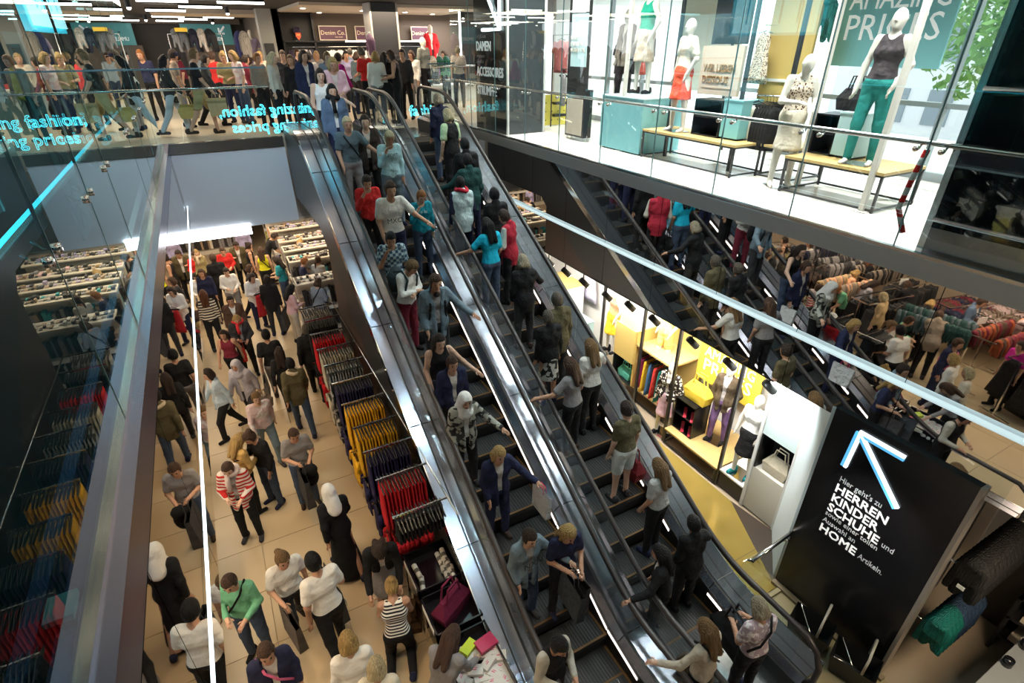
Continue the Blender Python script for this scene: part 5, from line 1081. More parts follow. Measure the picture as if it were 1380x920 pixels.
RK = [(-2.3, 8.6, 0, ('charcoal', 'brown', 'black'), 'top'), (-3.6, 8.3, .2, ('grey', 'charcoal'), 'long'), (-2.2, 7.3, .1, ('camel', 'peach', 'taupe'), 'long'), (-3.9, 6.5, 0, ('black', 'charcoal', 'black'), 'strap'), (-2.2, 6.3, .15, ('black', 'charcoal'), 'strap'),
      (-3.7, 5.2, .2, ('maroon', 'navy', 'brown'), 'top'), (-2.6, 3.9, .1, ('rust', 'brown', 'maroon'), 'long'), (-2.0, 5.0, 1.4, ('darkgreen', 'slate', 'darkgreen'), 'long'), (-4.1, 3.7, 0, ('palepink', 'peach', 'taupe'), 'long'), (-3.9, 2.4, .1, ('camel', 'stone', 'brown'), 'dress'),
      (-2.2, 1.7, .1, ('tan', 'camel', 'stone'), 'dress'), (-3.9, .9, .1, ('darkgreen', 'slate', 'navy'), 'top'), (-3.0, 10.2, .2, ('brown', 'khaki', 'grey'), 'top'), (-2.2, 11.0, .0, ('stone', 'white', 'grey'), 'top'), (-4.0, 7.5, .1, ('charcoal', 'taupe', 'black'), 'long'), (-3.9, 4.5, .1, ('taupe', 'palepink', 'brown'), 'top'), (-2.1, .8, .1, ('brown', 'taupe', 'tan'), 'dress'), (-3.0, 1.7, .2, ('stone', 'brown', 'taupe'), 'dress'), (-4.0, 9.4, .1, ('charcoal', 'grey', 'navy'), 'long')]
for i, (x, y, rz, cols, kd) in enumerate(RK):
    floor_rack(x, y, rz, cols, f'chrome floor rack of {cols[0]} and {cols[1]} clothes, {"first second third fourth fifth sixth seventh eighth ninth tenth eleventh twelfth thirteenth fourteenth fifteenth sixteenth seventeenth eighteenth nineteenth".split()[i]} under the walkway', kd, i)
t = floor_rack(-2.1, 2.9, .3, ('black',), 'chrome floor rack of black dresses with pale spots under the walkway', 'dress', 60, 'spots')
for i, (x, y) in enumerate(((-2.4, 4.3), (-3.2, 6.4), (-1.9, 8.5))):
    t = thing('price_sign', f'small white price card standing on a floor rack, {("nearest", "middle", "farthest")[i]} of three', 'sign', (x, y, 1.37), .3)
    MB().box(-.12, .12, -.004, .004, .06, .22).build('card', WHITE, t, world=False); MB().box(-.006, .006, -.004, .004, 0, .06).build('stem', CHROME, t, world=False)
    for r_, yy in ((FY, -.006), (BY, .006)):
        text('€23', (0, 0, 0), r_, .11, PR, t, .001, 'CENTER'); t.children[-1].location = (0, yy, .095)

# ---------------------------------------------------------------- bright store on the upper right
def mannequin(loc, rz, label, top, tc, bot, bc, h=1.82, pose='model', shoes='black', group=None, col=(.8, .76, .68)):
    t = thing('mannequin', label, 'mannequin', loc, rz, group)
    dress_up(t, pose, h / 1.70, top, tc, bot, bc, 'none', 'black', col, False, shoes, True)
    MB().box(-.16, .16, -.16, .16, 0, .012).build('base_plate', CHROME, t, world=False); return t
FRAME = M('black_frame', (.015, .015, .017), .35)
def bench(x, y0, y1, z, label, dx=.75, h=.45):
    t = thing('display_bench', label, 'bench', (x, (y0 + y1) / 2, z)); a, b = x, x + dx
    MB().box(a, b, y0, y1, z + h, z + h + .035).build('bench_top', WOOD, t)
    n = max(2, int((y1 - y0) / 1.1) + 1)
    for i in range(n):
        y = y0 + .02 + (y1 - y0 - .04) * i / (n - 1)
        for xx in (a + .02, b - .02): MB().box(xx - .014, xx + .014, y - .014, y + .014, z, z + h).build('leg', FRAME, t)
        MB().box(a + .02, b - .02, y - .012, y + .012, z + h - .024, z + h).box(a + .02, b - .02, y - .012, y + .012, z + .02, z + .044).build('cross_bar', FRAME, t)
    for xx in (a + .02, b - .02): MB().box(xx - .012, xx + .012, y0, y1, z + .02, z + .044).box(xx - .012, xx + .012, y0, y1, z + h - .025, z + h).build('rail', FRAME, t)
    return t
bench(7.02, 5.85, 7.95, ZU, 'long oak bench with black frame under the red skirt mannequin'); bench(7.50, 5.20, 5.80, ZU, 'short oak bench with black frame under the polka dress', .8)
bench(6.98, 3.60, 4.95, ZU, 'oak bench with black frame under the teal trousers mannequin', .9)
for i, (x, y) in enumerate(((7.08, 8.62), (7.50, 5.02), (6.98, 3.73))):
    t = thing('cream_pole', f'slim cream pole from floor to ceiling, {["beside the teal cabinet", "between the polka dress and the seated profile", "in front of the teal trousers"][i]}', 'pole', (x, y, ZU))
    MB().box(-.03, .03, -.03, .03, .01, 4.0).build('post', CREAM, t, world=False); MB().box(-.08, .08, -.08, .08, 0, .012).build('foot', CREAM, t, world=False)
def cabinet(x0, x1, y0, y1, z0, z1, label, body, front=None, name='display_cabinet'):
    t = thing(name, label, 'cabinet', ((x0 + x1) / 2, (y0 + y1) / 2, z0))
    MB().box(x0, x1, y0, y1, z0 + .03, z1).build('carcass', body, t)
    MB().box(x0 + .05, x1 - .05, y0 + .05, y1 - .05, z0, z0 + .03).build('plinth', FRAME, t)
    MB().box(x0 - .01, x1 + .01, y0 - .01, y1 + .01, z1, z1 + .02).build('top_board', front or body, t); return t
cabinet(7.02, 8.0, 8.0, 9.2, ZU, ZU + .95, 'tall teal cabinet behind the right balustrade', TEAL, PALETEAL)
NICHE = M('niche_black', (.006, .006, .007), .3)
def niche(x, y0, y1, z0, z1, label, body, loc_items=True):
    t = thing('shelf_niche', label, 'shelf unit', (x, (y0 + y1) / 2, z0))
    MB().box(x + .35, x + .38, y0, y1, z0, z1).build('back_panel', NICHE, t)
    for q in ((y0, y0 + .02), (y1 - .02, y1)): MB().box(x, x + .38, *q, z0, z1).build('side_panel', body, t)
    for z in (z0, z1 - .02, (z0 + z1) / 2): MB().box(x, x + .38, y0, y1, z, z + .02).build('shelf', body, t)
    return t
niche(7.30, 6.47, 7.05, ZU + .487, ZU + 1.04, 'black shoe niche on the long oak bench', NICHE)
cabinet(7.32, 7.76, 6.10, 6.46, ZU + .487, ZU + 1.05, 'low teal cube on the bench beside the black skirts', TEAL)
niche(7.45, 4.62, 4.95, ZU + .487, ZU + 1.0, 'black niche with teal side behind the profile mannequin', NICHE)
cabinet(7.42, 7.85, 4.28, 4.60, ZU + .487, ZU + 1.03, 'pale teal cube behind the teal trousers mannequin', PALETEAL)
t = thing('poster_board', 'cream poster panel reading WIR LIEBEN DESSOUS', 'sign', (7.75, 7.05, ZU + 1.0))
MB().box(7.72, 7.78, 6.60, 7.45, ZU + 1.07, ZU + 1.80).build('board', M('cream_board', (.62, .54, .43), .5), t)
gt = M('gold_print', (.30, .17, .05), .5)
text('WIR LIEBEN', (7.712, 7.38, ZU + 1.42), FX, .16, gt, t, fit=.68, bold=.004); text('DESSOUS', (7.712, 7.38, ZU + 1.25), FX, .16, gt, t, fit=.56, bold=.004)
MB().box(7.712, 7.716, 6.75, 7.38, ZU + 1.17, ZU + 1.18).build('rule_line', gt, t)
t = thing('display_screen', 'glossy black screen above the cream poster panel', 'screen', (7.75, 7.0, ZU + 1.8)); MB().box(7.72, 7.78, 6.60, 7.30, ZU + 1.82, ZU + 2.75).build('screen', BLACK, t); MB().box(7.78, 7.80, 6.9, 6.94, ZU + .5, ZU + 2.7).build('stand', FRAME, t)
t = thing('gold_partition', 'golden back panel behind the polka dress', 'panel', (8.2, 6.15, ZU + .5)); MB().box(8.15, 8.2, 5.75, 6.55, ZU + .5, ZU + 3.2).build('board', GOLD, t); MB().tube([(8.16, 6.42, ZU + 2.07), (7.86, 6.42, ZU + 2.07)], .010, 6).build('hook_arm', CHROME, t); MB().box(8.12, 8.15, 5.75, 6.55, ZU + 1.3, ZU + 1.34).build('shelf', WHITE, t)
for i, y in enumerate((5.45, 6.25, 7.75)):
    t = thing('display_upright', f'black floor-to-ceiling display frame, {["nearest", "middle", "farthest"][i]} on the benches', 'frame', (7.45, y, ZU)); MB().box(7.42, 7.47, y - .025, y + .025, ZU, 8.9).build('post', FRAME, t); MB().box(7.47, 8.1, y - .02, y + .02, 8.2, 8.24).build('cross_bar', FRAME, t)
# mannequins
R90 = PI / 2
mannequin((7.28, 7.38, ZU + .487), R90 - .2, 'cream mannequin in beige top and bright red skirt on the long bench', 'tee', 'cream', 'skirt', C.setdefault('mcoral', (.80, .10, .05)) and 'mcoral', 1.70, shoes=None)
mannequin((7.75, 8.95, ZU + .97), R90, 'cream mannequin in knotted green top and beige skirt on the teal cabinet', 'tank', 'mgreen' if 'mgreen' in C else C.setdefault('mgreen', (.01, .30, .19)) and 'mgreen', 'skirt', C.setdefault('mbeige', (.55, .46, .36)) and 'mbeige')
t = thing('plinth', 'cream plinth under the blazer mannequin', 'plinth', (8.1, 9.95, ZU)); MB().box(7.85, 8.35, 9.7, 10.2, ZU, ZU + .62).build('body', M('cream_board', (.62, .54, .43), .5), t)
mannequin((8.1, 9.95, ZU + .62), R90, 'cream mannequin in grey-brown blazer beside the teal poster stand', 'coat', C.setdefault('mblazer', (.30, .25, .21)) and 'mblazer', 'trousers', 'black')
mannequin((7.22, 4.10, ZU + .487), R90 + .15, 'tall cream mannequin in sheer black blouse and teal trousers', 'tank', C.setdefault('msheer', (.05, .04, .045)) and 'msheer', 'trousers', C.setdefault('mteal', (.02, .22, .20)) and 'mteal', 1.70, shoes=None)
C['mdots'] = (.78, .68, .55); PAT['mdots'] = cloth('fabric_dots', 'spots', (.10, .05, .03), 34)
mannequin((7.22, 5.14, ZU), 2.6, 'cream mannequin in dotted top seen in profile, low beside the bench', 'tank', 'mdots', 'skirt', 'cream', 1.74, 'hold', None)
hang('dress', (7.9, 6.42, ZU + 2.05), R90, (.75, .66, .52), 'cream dotted dress hanging on the golden panel', None, PAT['mdots'], .78)
hang('long', (8.25, 5.72, ZU + 2.25), R90, (.04, .28, .27), 'teal sweater hanging behind the profile mannequin', None, None, 1.25)
hang('skirt', (7.55, 6.02, ZU + 1.12), R90, (.75, .68, .56), 'cream pencil skirt hanging before the black skirts', None, None, 1.05)
for i in range(6): hang('skirt', (7.62, 5.92 - i * .055, ZU + 1.12), R90 + .9, (.012, .012, .013), f'black skirt, {ORD[i]} behind the cream pencil skirt', 'black skirts on the store rail', None, 1.05)
t = thing('wall_rail', 'chrome rail carrying the black skirts', 'clothes rail', (7.6, 5.8, ZU + 1.13)); MB().tube([(7.57, 6.08, ZU + 1.145), (7.64, 5.55, ZU + 1.145)], .014, 6).build('bar', CHROME, t, True); MB().box(7.62, 8.15, 5.76, 5.78, ZU + 1.13, ZU + 1.145).box(7.57, 8.15, 6.07, 6.09, ZU + 1.13, ZU + 1.145).build('bracket', CHROME, t)
bag('hand', (7.65, 4.62, ZU + 1.05), R90, (.015, .015, .016), 'black handbag on the pale teal cube behind the mannequin', 1.1)
t = thing('cream_screen', 'tall cream display screen behind the green top mannequin', 'screen', (8.9, 8.5, ZU)); MB().box(8.88, 8.92, 7.7, 9.3, ZU + 1.0, 8.9).build('sheet', M('cream_sheet', (.86, .82, .68), .5), t); MB().tube([(8.9, 7.72, ZU), (8.9, 7.72, 8.9)], .02, 6).tube([(8.9, 9.28, ZU), (8.9, 9.28, 8.9)], .02, 6).build('post', FRAME, t)
# posters and the far end of the store
t = thing('hanging_poster', 'large teal poster reading AMAZING PRICES behind the tall mannequin', 'poster', (8.7, 5.0, 6.6))
MB().box(8.68, 8.72, 4.25, 5.85, 6.58, 8.6).build('sheet', TEAL, t)
wp = M('glowing_lettering', (.9, .9, .9), .5, 0, .3)  # printed lettering given a faint glow of its own
text('AMAZING', (8.67, 5.68, 7.30), FX, .40, wp, t, fit=1.33); text('PRICES', (8.67, 5.68, 6.92), FX, .46, wp, t, fit=1.28)
MB().tube([(8.7, 4.4, 8.6), (8.7, 4.4, 9.1)], .006, 5).tube([(8.7, 5.7, 8.6), (8.7, 5.7, 9.1)], .006, 5).build('wire', CHROME, t)
t = thing('poster_stand', 'black poster stand with pale teal poster and shoe box window', 'sign', (7.05, 10.1, ZU))
MB().box(7.02, 7.22, 9.78, 10.46, ZU + .08, ZU + 1.0).build('lower_case', FRAME, t); MB().box(7.0, 7.02, 9.84, 10.40, ZU + .12, ZU + .82).build('cream_panel', M('cream_board', (.62, .54, .43), .5), t)
MB().box(7.02, 7.08, 9.78, 10.46, ZU + 1.0, 8.9).build('frame', FRAME, t); MB().box(7.0, 7.02, 9.80, 10.34, ZU + 1.42, ZU + 2.34).build('poster', PALETEAL, t); MB().box(7.0, 7.02, 9.80, 10.34, ZU + 2.36, ZU + 3.0).build('white_panel', WHITE, t)
for i, s in enumerate(('NEUE', 'FASHION', 'NEUER STIL')): text(s, (6.995, 10.35, ZU + 1.90 - i * .11), FX, .10, M('cream_print', (.80, .76, .64), .5), t)
for x in (7.06, 7.18):
    for y in (9.82, 10.42): MB().tube([(x, y, ZU), (x, y, ZU + .08)], .025, 8).build('caster', CHROME, t)
t = thing('dark_column', 'dark grey clad column with white welcome lettering and arrow', 'column', (6.75, 12.3, ZU)); tag(t, kind='thing')
MB().box(6.16, 7.08, 11.5, 13.1, ZU, 8.9).build('cladding', M('column_grey', (.035, .045, .05), .22), t); MB().box(6.13, 6.16, 11.5, 13.1, ZU, 8.9).build('text_panel', BLACK, t)
MB().box(6.12, 6.17, 11.46, 11.51, ZU, 8.9).build('corner_strip', WHITE, t); MB().box(7.07, 7.11, 11.46, 11.52, ZU, 8.9).build('corner_strip', WHITE, t)
for s, z, sz in (('Hier geht es zu', 7.00, .10), ('DAMEN', 6.74, .27), ('sowie unsere', 6.60, .10), ('Auswahl an', 6.48, .10), ('ACCESSOIRES', 6.22, .27), ('und', 6.10, .10), ('STRÜMPFE', 5.82, .27)):
    text(s, (6.128, 13.0, z), FX, sz * 1.0, wp if sz > .2 else M('grey_lettering', (.22, .22, .22), .5), t, bold=.006 if sz > .2 else 0, sx=.82)
MB().tube([(6.10, 11.75, 8.2), (6.10, 11.75, 7.15), (6.10, 12.6, 7.15)], .035, 6).tube([(6.10, 11.75, 7.15), (6.10, 12.7, 8.2)], .035, 6).build('neon_arrow', LED, t)
hang('top', (7.75, 11.85, ZU + 1.98), R90 + .2, (.70, .22, .20), 'coral tee hanging left of the poster stand', None, None, 1.15); hang('trousers', (7.75, 11.7, ZU + 1.28), R90, (.42, .41, .41), 'light grey trousers hanging below the coral tee', None, None, .8)
t = thing('clothes_rail', 'white rail with coral tee and grey trousers', 'clothes rail', (7.75, 11.8, ZU)); MB().tube([(7.75, 11.4, ZU), (7.75, 11.4, ZU + 2.0), (7.75, 12.2, ZU + 2.0), (7.75, 12.2, ZU)], .016, 6).build('frame', FRAME, t, True); MB().tube([(7.75, 11.4, ZU + 1.31), (7.75, 12.2, ZU + 1.31)], .012, 6).build('bar', CHROME, t, True)
t = thing('peg_stand', 'yellow perforated display stand with black clamps on the floor', 'display stand', (8.1, 12.5, ZU))
MB().box(7.55, 8.5, 12.3, 12.36, ZU + .02, ZU + .72).build('board', M('peg_yellow', (.80, .68, .10), .4), t)
for i in range(5):
    for j in range(3): MB().tube([(7.66 + i * .18, 12.297, ZU + .14 + j * .2), (7.66 + i * .18, 12.303, ZU + .14 + j * .2)], .016, 8).build('hole', BLACKM, t)
for z in (.22, .50): MB().box(7.85, 8.2, 12.18, 12.30, ZU + z, ZU + z + .06).build('clamp', FRAME, t)
for i in range(8): hang(('long', 'top')[i % 2], (8.55, 9.8 + i * .12, ZU + 1.9), .2, ((.10, .09, .09), (.50, .08, .06), (.55, .50, .42), (.05, .05, .06))[i % 4], ('dark', 'red', 'beige', 'charcoal')[i % 4] + ' garment on the rack behind the blazer mannequin', 'garments behind the blazer mannequin ' + str(i % 4))
t = thing('clothes_rail', 'chrome rail behind the blazer mannequin', 'clothes rail', (8.55, 10.2, ZU)); MB().tube([(8.55, 9.65, ZU), (8.55, 9.65, ZU + 1.93), (8.55, 10.8, ZU + 1.93), (8.55, 10.8, ZU)], .016, 6).build('frame', CHROME, t, True)
# the glazed street front and what lies outside
win = struct('window_1', MB().box(9.5, 9.6, -3, 13.9, ZU, ZU + .12).box(9.5, 9.6, -3, 13.9, ZU + 1.0, ZU + 1.07), M('window_grey', (.30, .34, .36), .4))
for i in range(13):
    y = -2.2 + i * 1.32; MB().box(9.48, 9.58, y - .03, y + .03, ZU, 9.2).build('mullion', M('window_grey', (.3, .34, .36), .4), win); MB().box(9.53, 9.545, y + .03, y + 1.29, ZU + .12, 9.1).build('pane', GLASS, win)
struct('street', MB().box(10.3, 60, -40, 40, ZU - 4.5, ZU - 4.4).box(9.6, 13, -30, 30, ZU - .6, ZU - .5), M('paving', (.62, .60, .57), .8))
def far_building(y0, y1, x, h, label, col):
    t = thing('building', label, 'building', (x, (y0 + y1) / 2, .6)); MB().box(x, x + 6, y0, y1, .6, h).build('wall', M('plaster_' + label[:5], col, .8), t)
    for i in range(int((y1 - y0) / 2.2)):
        for j in range(int((h - 3) / 3)): MB().box(x - .05, x, y0 + .6 + i * 2.2, y0 + 1.8 + i * 2.2, 3 + j * 3, 4.7 + j * 3).build('window', M('far_window', (.25, .30, .34), .2), t)
far_building(6, 22, 34, 14, 'pale office block across the street', (.70, .72, .74)); far_building(-16, 4, 36, 12, 'light stone house across the street', (.66, .64, .58))
LEAFM = M('tree_leaf', (.16, .32, .07), .6, var=.35, vscale=1.5)
def tree(x, y, seed, label):
    r = random.Random(seed); t = thing('street_tree', label, 'tree', (x, y, .6)); MB().tube([(x, y, .6), (x + .1, y, 4), (x, y + .1, 6.5)], .16, 8, r2=.07).build('trunk', M('bark', (.12, .09, .06), .8), t, True)
    mb = MB()
    for i in range(2600):
        a, e, q = r.uniform(0, 2 * PI), r.uniform(-1, 1), r.random() ** .4; c = (x + 2.5 * q * math.cos(a) * math.sqrt(1 - e * e), y + 2.5 * q * math.sin(a) * math.sqrt(1 - e * e), 7.6 + 2.6 * q * e); v = [Vector((r.uniform(-1, 1), r.uniform(-1, 1), r.uniform(-1, 1))) * .16 for _ in range(2)]
        c = Vector(c); mb.add([c - v[0], c + v[1] * .6, c + v[0], c - v[1] * .6], [(0, 1, 2, 3)])
    o = mb.build('foliage', LEAFM, t); o['kind'] = 'stuff'
tree(16.5, 2.2, 1, 'leafy green street tree seen through the glazed front, nearer one'); tree(21, 8.4, 2, 'leafy green street tree seen through the glazed front, farther one'); tree(21, .0, 3, 'leafy green street tree hidden partly by the dark pillar')
def car(x, y, col, label):
    t = thing('parked_car', label, 'car', (x, y, .6)); B = lambda mb, n, mt: mb.build(n, mt, t, False, world=False)
    B(MB().prism([(-2.1, .3), (2.1, .3), (2.15, .8), (1.3, .95), (.6, 1.45), (-1.2, 1.45), (-1.9, .95), (-2.15, .85)], 'x', -.85, .85), 'body', M('car_' + label[:5], col, .25)); B(MB().prism([(1.2, .96), (.58, 1.40), (-1.1, 1.40), (-1.7, .96)], 'x', -.86, .86), 'side_window', BLACK)
    for a in (-1.35, 1.35):
        for s in (-.8, .8): B(MB().tube([(s - .1, a, .3), (s + .1, a, .3)], .31, 12), 'wheel', BLACKM)
car(15.5, 4.6, (.06, .06, .07), 'dark car parked across the pavement'); car(15.8, 9.5, (.6, .03, .03), 'red car parked across the pavement')
# black mirror-glass pier at the right edge of the store
t = thing('dark_glass_pier', 'black glossy glass pier at the right edge with grey skirting', 'pier', (6.0, 1, ZU)); tag(t, kind='thing')
MB().box(5.98, 6.5, -2.6, 2.52, ZU + .28, 9.1).build('glass_face', M('pier_glass', (.006, .008, .010), .03), t); MB().box(5.975, 6.5, -2.6, 2.53, ZU + .013, ZU + .28).build('skirting', STEELD, t); MB().box(5.96, 6.0, 2.50, 2.56, ZU + .012, 9.1).build('corner_strip', CHROME, t)
for z in (5.42, 6.55): MB().tube([(5.95, 2.5, z), (5.95, -2.5, z)], .022, 8).build('guard_rail', STEEL, t, True)

# ---------------------------------------------------------------- showcases under the right walkway
SW = M('showcase_white', (.84, .82, .78), .5)
struct('wall_showcase', MB().box(7.75, 7.8, 3.0, 12.0, 0, 3.1).box(6.55, 7.75, 12.0, 12.05, 0, 3.1), SW)
struct('floor_showcase_glow', MB().box(5.13, 6.5, 2.60, 9.0, 0, .006), M('showcase_glow_floor', (.30, .215, .055), .09, .2, var=.35, vscale=.9))  # golden showcase light painted into the floor colour
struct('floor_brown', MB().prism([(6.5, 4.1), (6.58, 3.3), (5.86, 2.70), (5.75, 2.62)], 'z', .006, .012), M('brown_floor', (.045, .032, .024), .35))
struct('floor_threshold', MB().box(4.95, 5.83, .2, 2.52, 0, .004).box(5.0, 5.83, 2.52, 2.58, 0, .03), M('threshold_mat', (.30, .25, .14), .5))
for i in range(2): struct('trim_%d' % (5 + i), MB().box(5.13 + .0, 6.5, 3.2 + i * 2.7, 3.206 + i * 2.7, .006, .0075), BLACKM)
bench(6.55, 4.55, 5.85, .0, 'showcase platform on black frame with purple trousers mannequin', 1.1, .32)
bench(6.95, 6.2, 8.0, .0, 'showcase platform on black frame with hanging colourful clothes', .75, .32)
t = thing('white_plinth', 'white plinth under the black skirt mannequin in the showcase', 'plinth', (6.9, 4.1, 0)); MB().box(6.6, 7.7, 4.02, 4.5, .0, .34).build('body', BLACKM, t); MB().box(6.58, 7.7, 4.01, 4.51, .34, .37).build('top_board', M('plinth_white_glow', (.88, .87, .84), .4, 0, .15), t)  # white top board carries a faint added glow
def case_frame(y, x, label):
    t = thing('showcase_post', label, 'post', (x, y, 0)); MB().box(x - .025, x + .025, y - .025, y + .025, 0, 3.08).build('post', FRAME, t); MB().box(x, 7.7, y - .02, y + .02, 2.98, 3.02).build('arm', FRAME, t)
case_frame(4.53, 6.6, 'black showcase post between the purple and the black skirt mannequins'); case_frame(5.88, 6.6, 'black showcase post left of the red shoes'); case_frame(7.09, 6.86, 'black showcase post beside the hanging clothes'); case_frame(8.5, 6.95, 'grey showcase post left of the golden panel')
mannequin((7.12, 5.12, .357), R90 + .25, 'mannequin in brown blazer and purple trousers in the lit showcase', 'coat', C.setdefault('mb2', (.07, .05, .03)) and 'mb2', 'trousers', C.setdefault('mpurp', (.17, .10, .24)) and 'mpurp', 1.66)
mannequin((6.78, 4.25, .372), R90 + .1, 'mannequin in white blouse and black skirt in the lit showcase', 'tank', 'white', 'skirt', 'black', 1.64, shoes='teal')
C['mflor'] = (.03, .022, .02); PAT['mflor'] = PAT['lightspots']
mannequin((6.74, 6.08, .0), R90 + .2, 'mannequin in black flowered jacket standing between the showcases', 'coat', 'mflor', 'skirt', 'pink', 1.66)
mannequin((7.25, 6.85, 1.0), R90, 'half height mannequin in pale yellow blouse on the oak shelf', 'tee', C.setdefault('mlem', (.80, .70, .22)) and 'mlem', 'shorts', C.setdefault('mlem2', (.80, .62, .16)) and 'mlem2', 1.55)
C['morange'] = (.80, .30, .16)
mannequin((7.3, 8.55, .50), R90 - .2, 'mannequin in coral top and yellow skirt before the white back wall', 'tank', 'morange', 'skirt', C.setdefault('mgold', (.80, .50, .03)) and 'mgold', 1.70)
t = thing('gold_display_box', 'golden display box with shelf, hanging bar and black niche', 'cabinet', (7.2, 7.1, 0))
MB().box(7.62, 7.7, 6.2, 7.3, .36, 2.1).build('back_panel', GOLD, t); MB().box(6.9, 7.7, 7.28, 7.32, .36, 1.70).build('side_panel', GOLD, t); MB().box(6.9, 7.65, 6.25, 7.28, 1.38, 1.42).build('shelf', WOOD, t)
MB().box(6.86, 6.90, 7.30, 7.92, .92, 1.70).build('front_panel', GOLD, t); MB().box(6.86, 7.3, 7.32, 7.92, .36, .38).box(7.28, 7.3, 7.32, 7.92, .36, .92).box(6.86, 7.3, 7.90, 7.92, .36, .92).build('black_niche', NICHE, t); MB().tube([(7.1, 6.3, 1.26), (7.1, 7.27, 1.26)], .014, 6).build('bar', CHROME, t, True)
for i, (cn, cc) in enumerate((('magenta', (.55, .06, .28)), ('mustard', (.75, .45, .03)), ('blue', (.06, .16, .32)), ('coral red', (.70, .06, .05)), ('teal green', (.01, .20, .18)), ('pink', (.75, .10, .30)))):
    hang('strap', (7.1, 7.20 - i * .145, 1.25), .1, cc, f'{cn} top in the colourful row under the oak shelf', None, None, 1.1)
bag('hand', (7.02, 7.62, .385), R90, (.10, .45, .38), 'mint green handbag in the black niche of the golden box', 1.1); bag('hand', (6.95, 5.55, 1.065), R90, (.80, .58, .06), 'yellow handbag on the black shoe box in the showcase', 1.5)
t = niche(6.72, 5.35, 5.85, .36, 1.05, 'black shoe box with two shelves holding red heels', NICHE)
SH = MB().prism([(-.11, .0), (-.10, .09), (-.085, .10), (-.02, .04), (.05, .018), (.12, .02), (.13, .0), (.03, .0), (-.03, .022), (-.085, .07), (-.098, .0)], 'x', -.03, .03).mesh('heel', M('red_shoe', (.75, .05, .09), .3))
for i in range(4):
    o = link('high_heel', SH); o.location = (6.82, 5.48 + (i % 2) * .18, .385 + .335 * (i // 2)); o.rotation_euler = (0, 0, R90 + .7); tag(o, f'red high heel on the {["lower", "upper"][i // 2]} shelf of the black shoe box', 'shoe', f'red heels, {["lower", "upper"][i // 2]} shelf')
t = thing('hanging_poster', 'yellow poster reading AMAZING PRICES in the lit showcase', 'poster', (7.6, 5.4, 1.1))
MB().box(7.50, 7.53, 4.72, 6.15, 1.12, 2.6).build('sheet', YELLOW, t); text('AMAZING', (7.49, 6.02, 1.66), FX, .29, wp, t, fit=1.14); text('PRICES', (7.49, 6.02, 1.35), FX, .36, wp, t, fit=1.10)
cabinet(6.6, 7.3, 9.25, 9.85, .0, .95, 'pale teal display block behind the right escalator rail', PALETEAL); cabinet(6.9, 7.5, 10.0, 11.0, .0, 1.6, 'white display wall with golden top at the far end of the showcases', WHITE, GOLD)
for i in range(3):
    o = one(MB().box(6.75, 7.05, 9.35 + i * .15, 9.47 + i * .15, .972, 1.03), 'folded_stack', M(['fold_red', 'fold_teal', 'fold_lilac'][i], [(.6, .08, .08), (.10, .42, .42), (.32, .20, .42)][i], .7), f'{["coral", "teal", "lilac"][i]} folded shirts on the pale teal display block', 'folded clothes')
hang('dress', (7.6, 9.9, 2.4), R90, (.62, .58, .72), 'long lilac dress hanging on the white back wall', None, None, 1.2)
for i in range(3): hang('dress', (7.55, 4.0 + .16 * i, 2.25), R90, ((.60, .05, .10), (.05, .38, .36), (.7, .68, .64))[i], ['red', 'teal', 'white'][i] + ' dress hanging behind the black skirt mannequin', None, None, .9)
# track spotlights on the lower edge of the mirrored wall
for i, (y, x) in enumerate(((10.6, 6.0), (10.0, 6.0), (9.35, 6.0), (8.7, 6.0), (8.05, 6.0), (7.3, 6.0), (6.75, 6.1), (6.1, 6.1), (5.2, 6.1), (4.45, 6.1), (3.75, 6.1))):
    t = thing('track_spotlight', f'black cylindrical track spotlight, number {["one","two","three","four","five","six","seven","eight","nine","ten","eleven"][i]} counted from the far end', 'spotlight', (x, y, 2.7))
    MB().tube([(0, 0, .22), (0, 0, .06)], .012, 6).build('stem', BLACKM, t, True, world=False); MB().tube([(-.05, .03, .07), (.08, -.05, -.08)], .055, 12).build('housing', BLACKM, t, True, world=False); MB().tube([(.078, -.049, -.078), (.083, -.052, -.084)], .045, 12).build('lens', BULB, t, True, world=False)
struct('trim_7', MB().box(5.94, 6.2, 3.6, 11.8, 2.915, 2.95), BLACKM)
# white end wall with the bag niche, black direction panel, open bay
t = thing('white_display_wall', 'white end wall with pale teal top, black bag niche and cream base', 'display wall', (6.8, 3.6, 0))
MB().box(6.60, 7.2, 3.33, 3.96, 1.56, 3.08).build('upper_board', M('end_wall_teal', (.72, .86, .87), .4), t); MB().box(6.60, 7.2, 3.33, 3.96, .02, .88).build('base_board', M('end_wall_cream', (.70, .66, .58), .45), t); MB().box(6.95, 7.2, 3.33, 3.96, .88, 1.56).build('niche_back', NICHE, t)
MB().box(6.60, 6.95, 3.33, 3.38, .88, 1.56).box(6.60, 6.95, 3.91, 3.96, .88, 1.56).build('niche_side', NICHE, t); MB().box(6.57, 6.63, 3.30, 3.36, .0, 3.08).box(6.57, 6.63, 3.94, 3.99, .0, 3.08).build('edge_strip', WHITE, t)
MB().prism([(6.60, 3.31), (5.86, 2.70), (5.86, 2.74), (6.60, 3.35)], 'z', .0, 3.08).build('return_panel', M('return_white', (.52, .60, .64), .3), t)
bag('hand', (6.75, 3.63, .885), R90, (.62, .54, .40), 'cream handbag with dark bow in the black niche', 1.25); MB().tube([(-.02, -.085, .17), (-.10, -.095, .12), (-.06, -.095, .2), (.0, -.09, .16), (.07, -.095, .2), (.09, -.095, .1), (.0, -.09, .16)], .012, 5).build('bow', BLACKM, S.objects[[o.name for o in S.objects if o.get('label') == 'cream handbag with dark bow in the black niche'][0]], True, world=False)
t = thing('direction_sign', 'large black panel with lit blue arrow and white German directions', 'sign', (5.9, 1.95, 0))
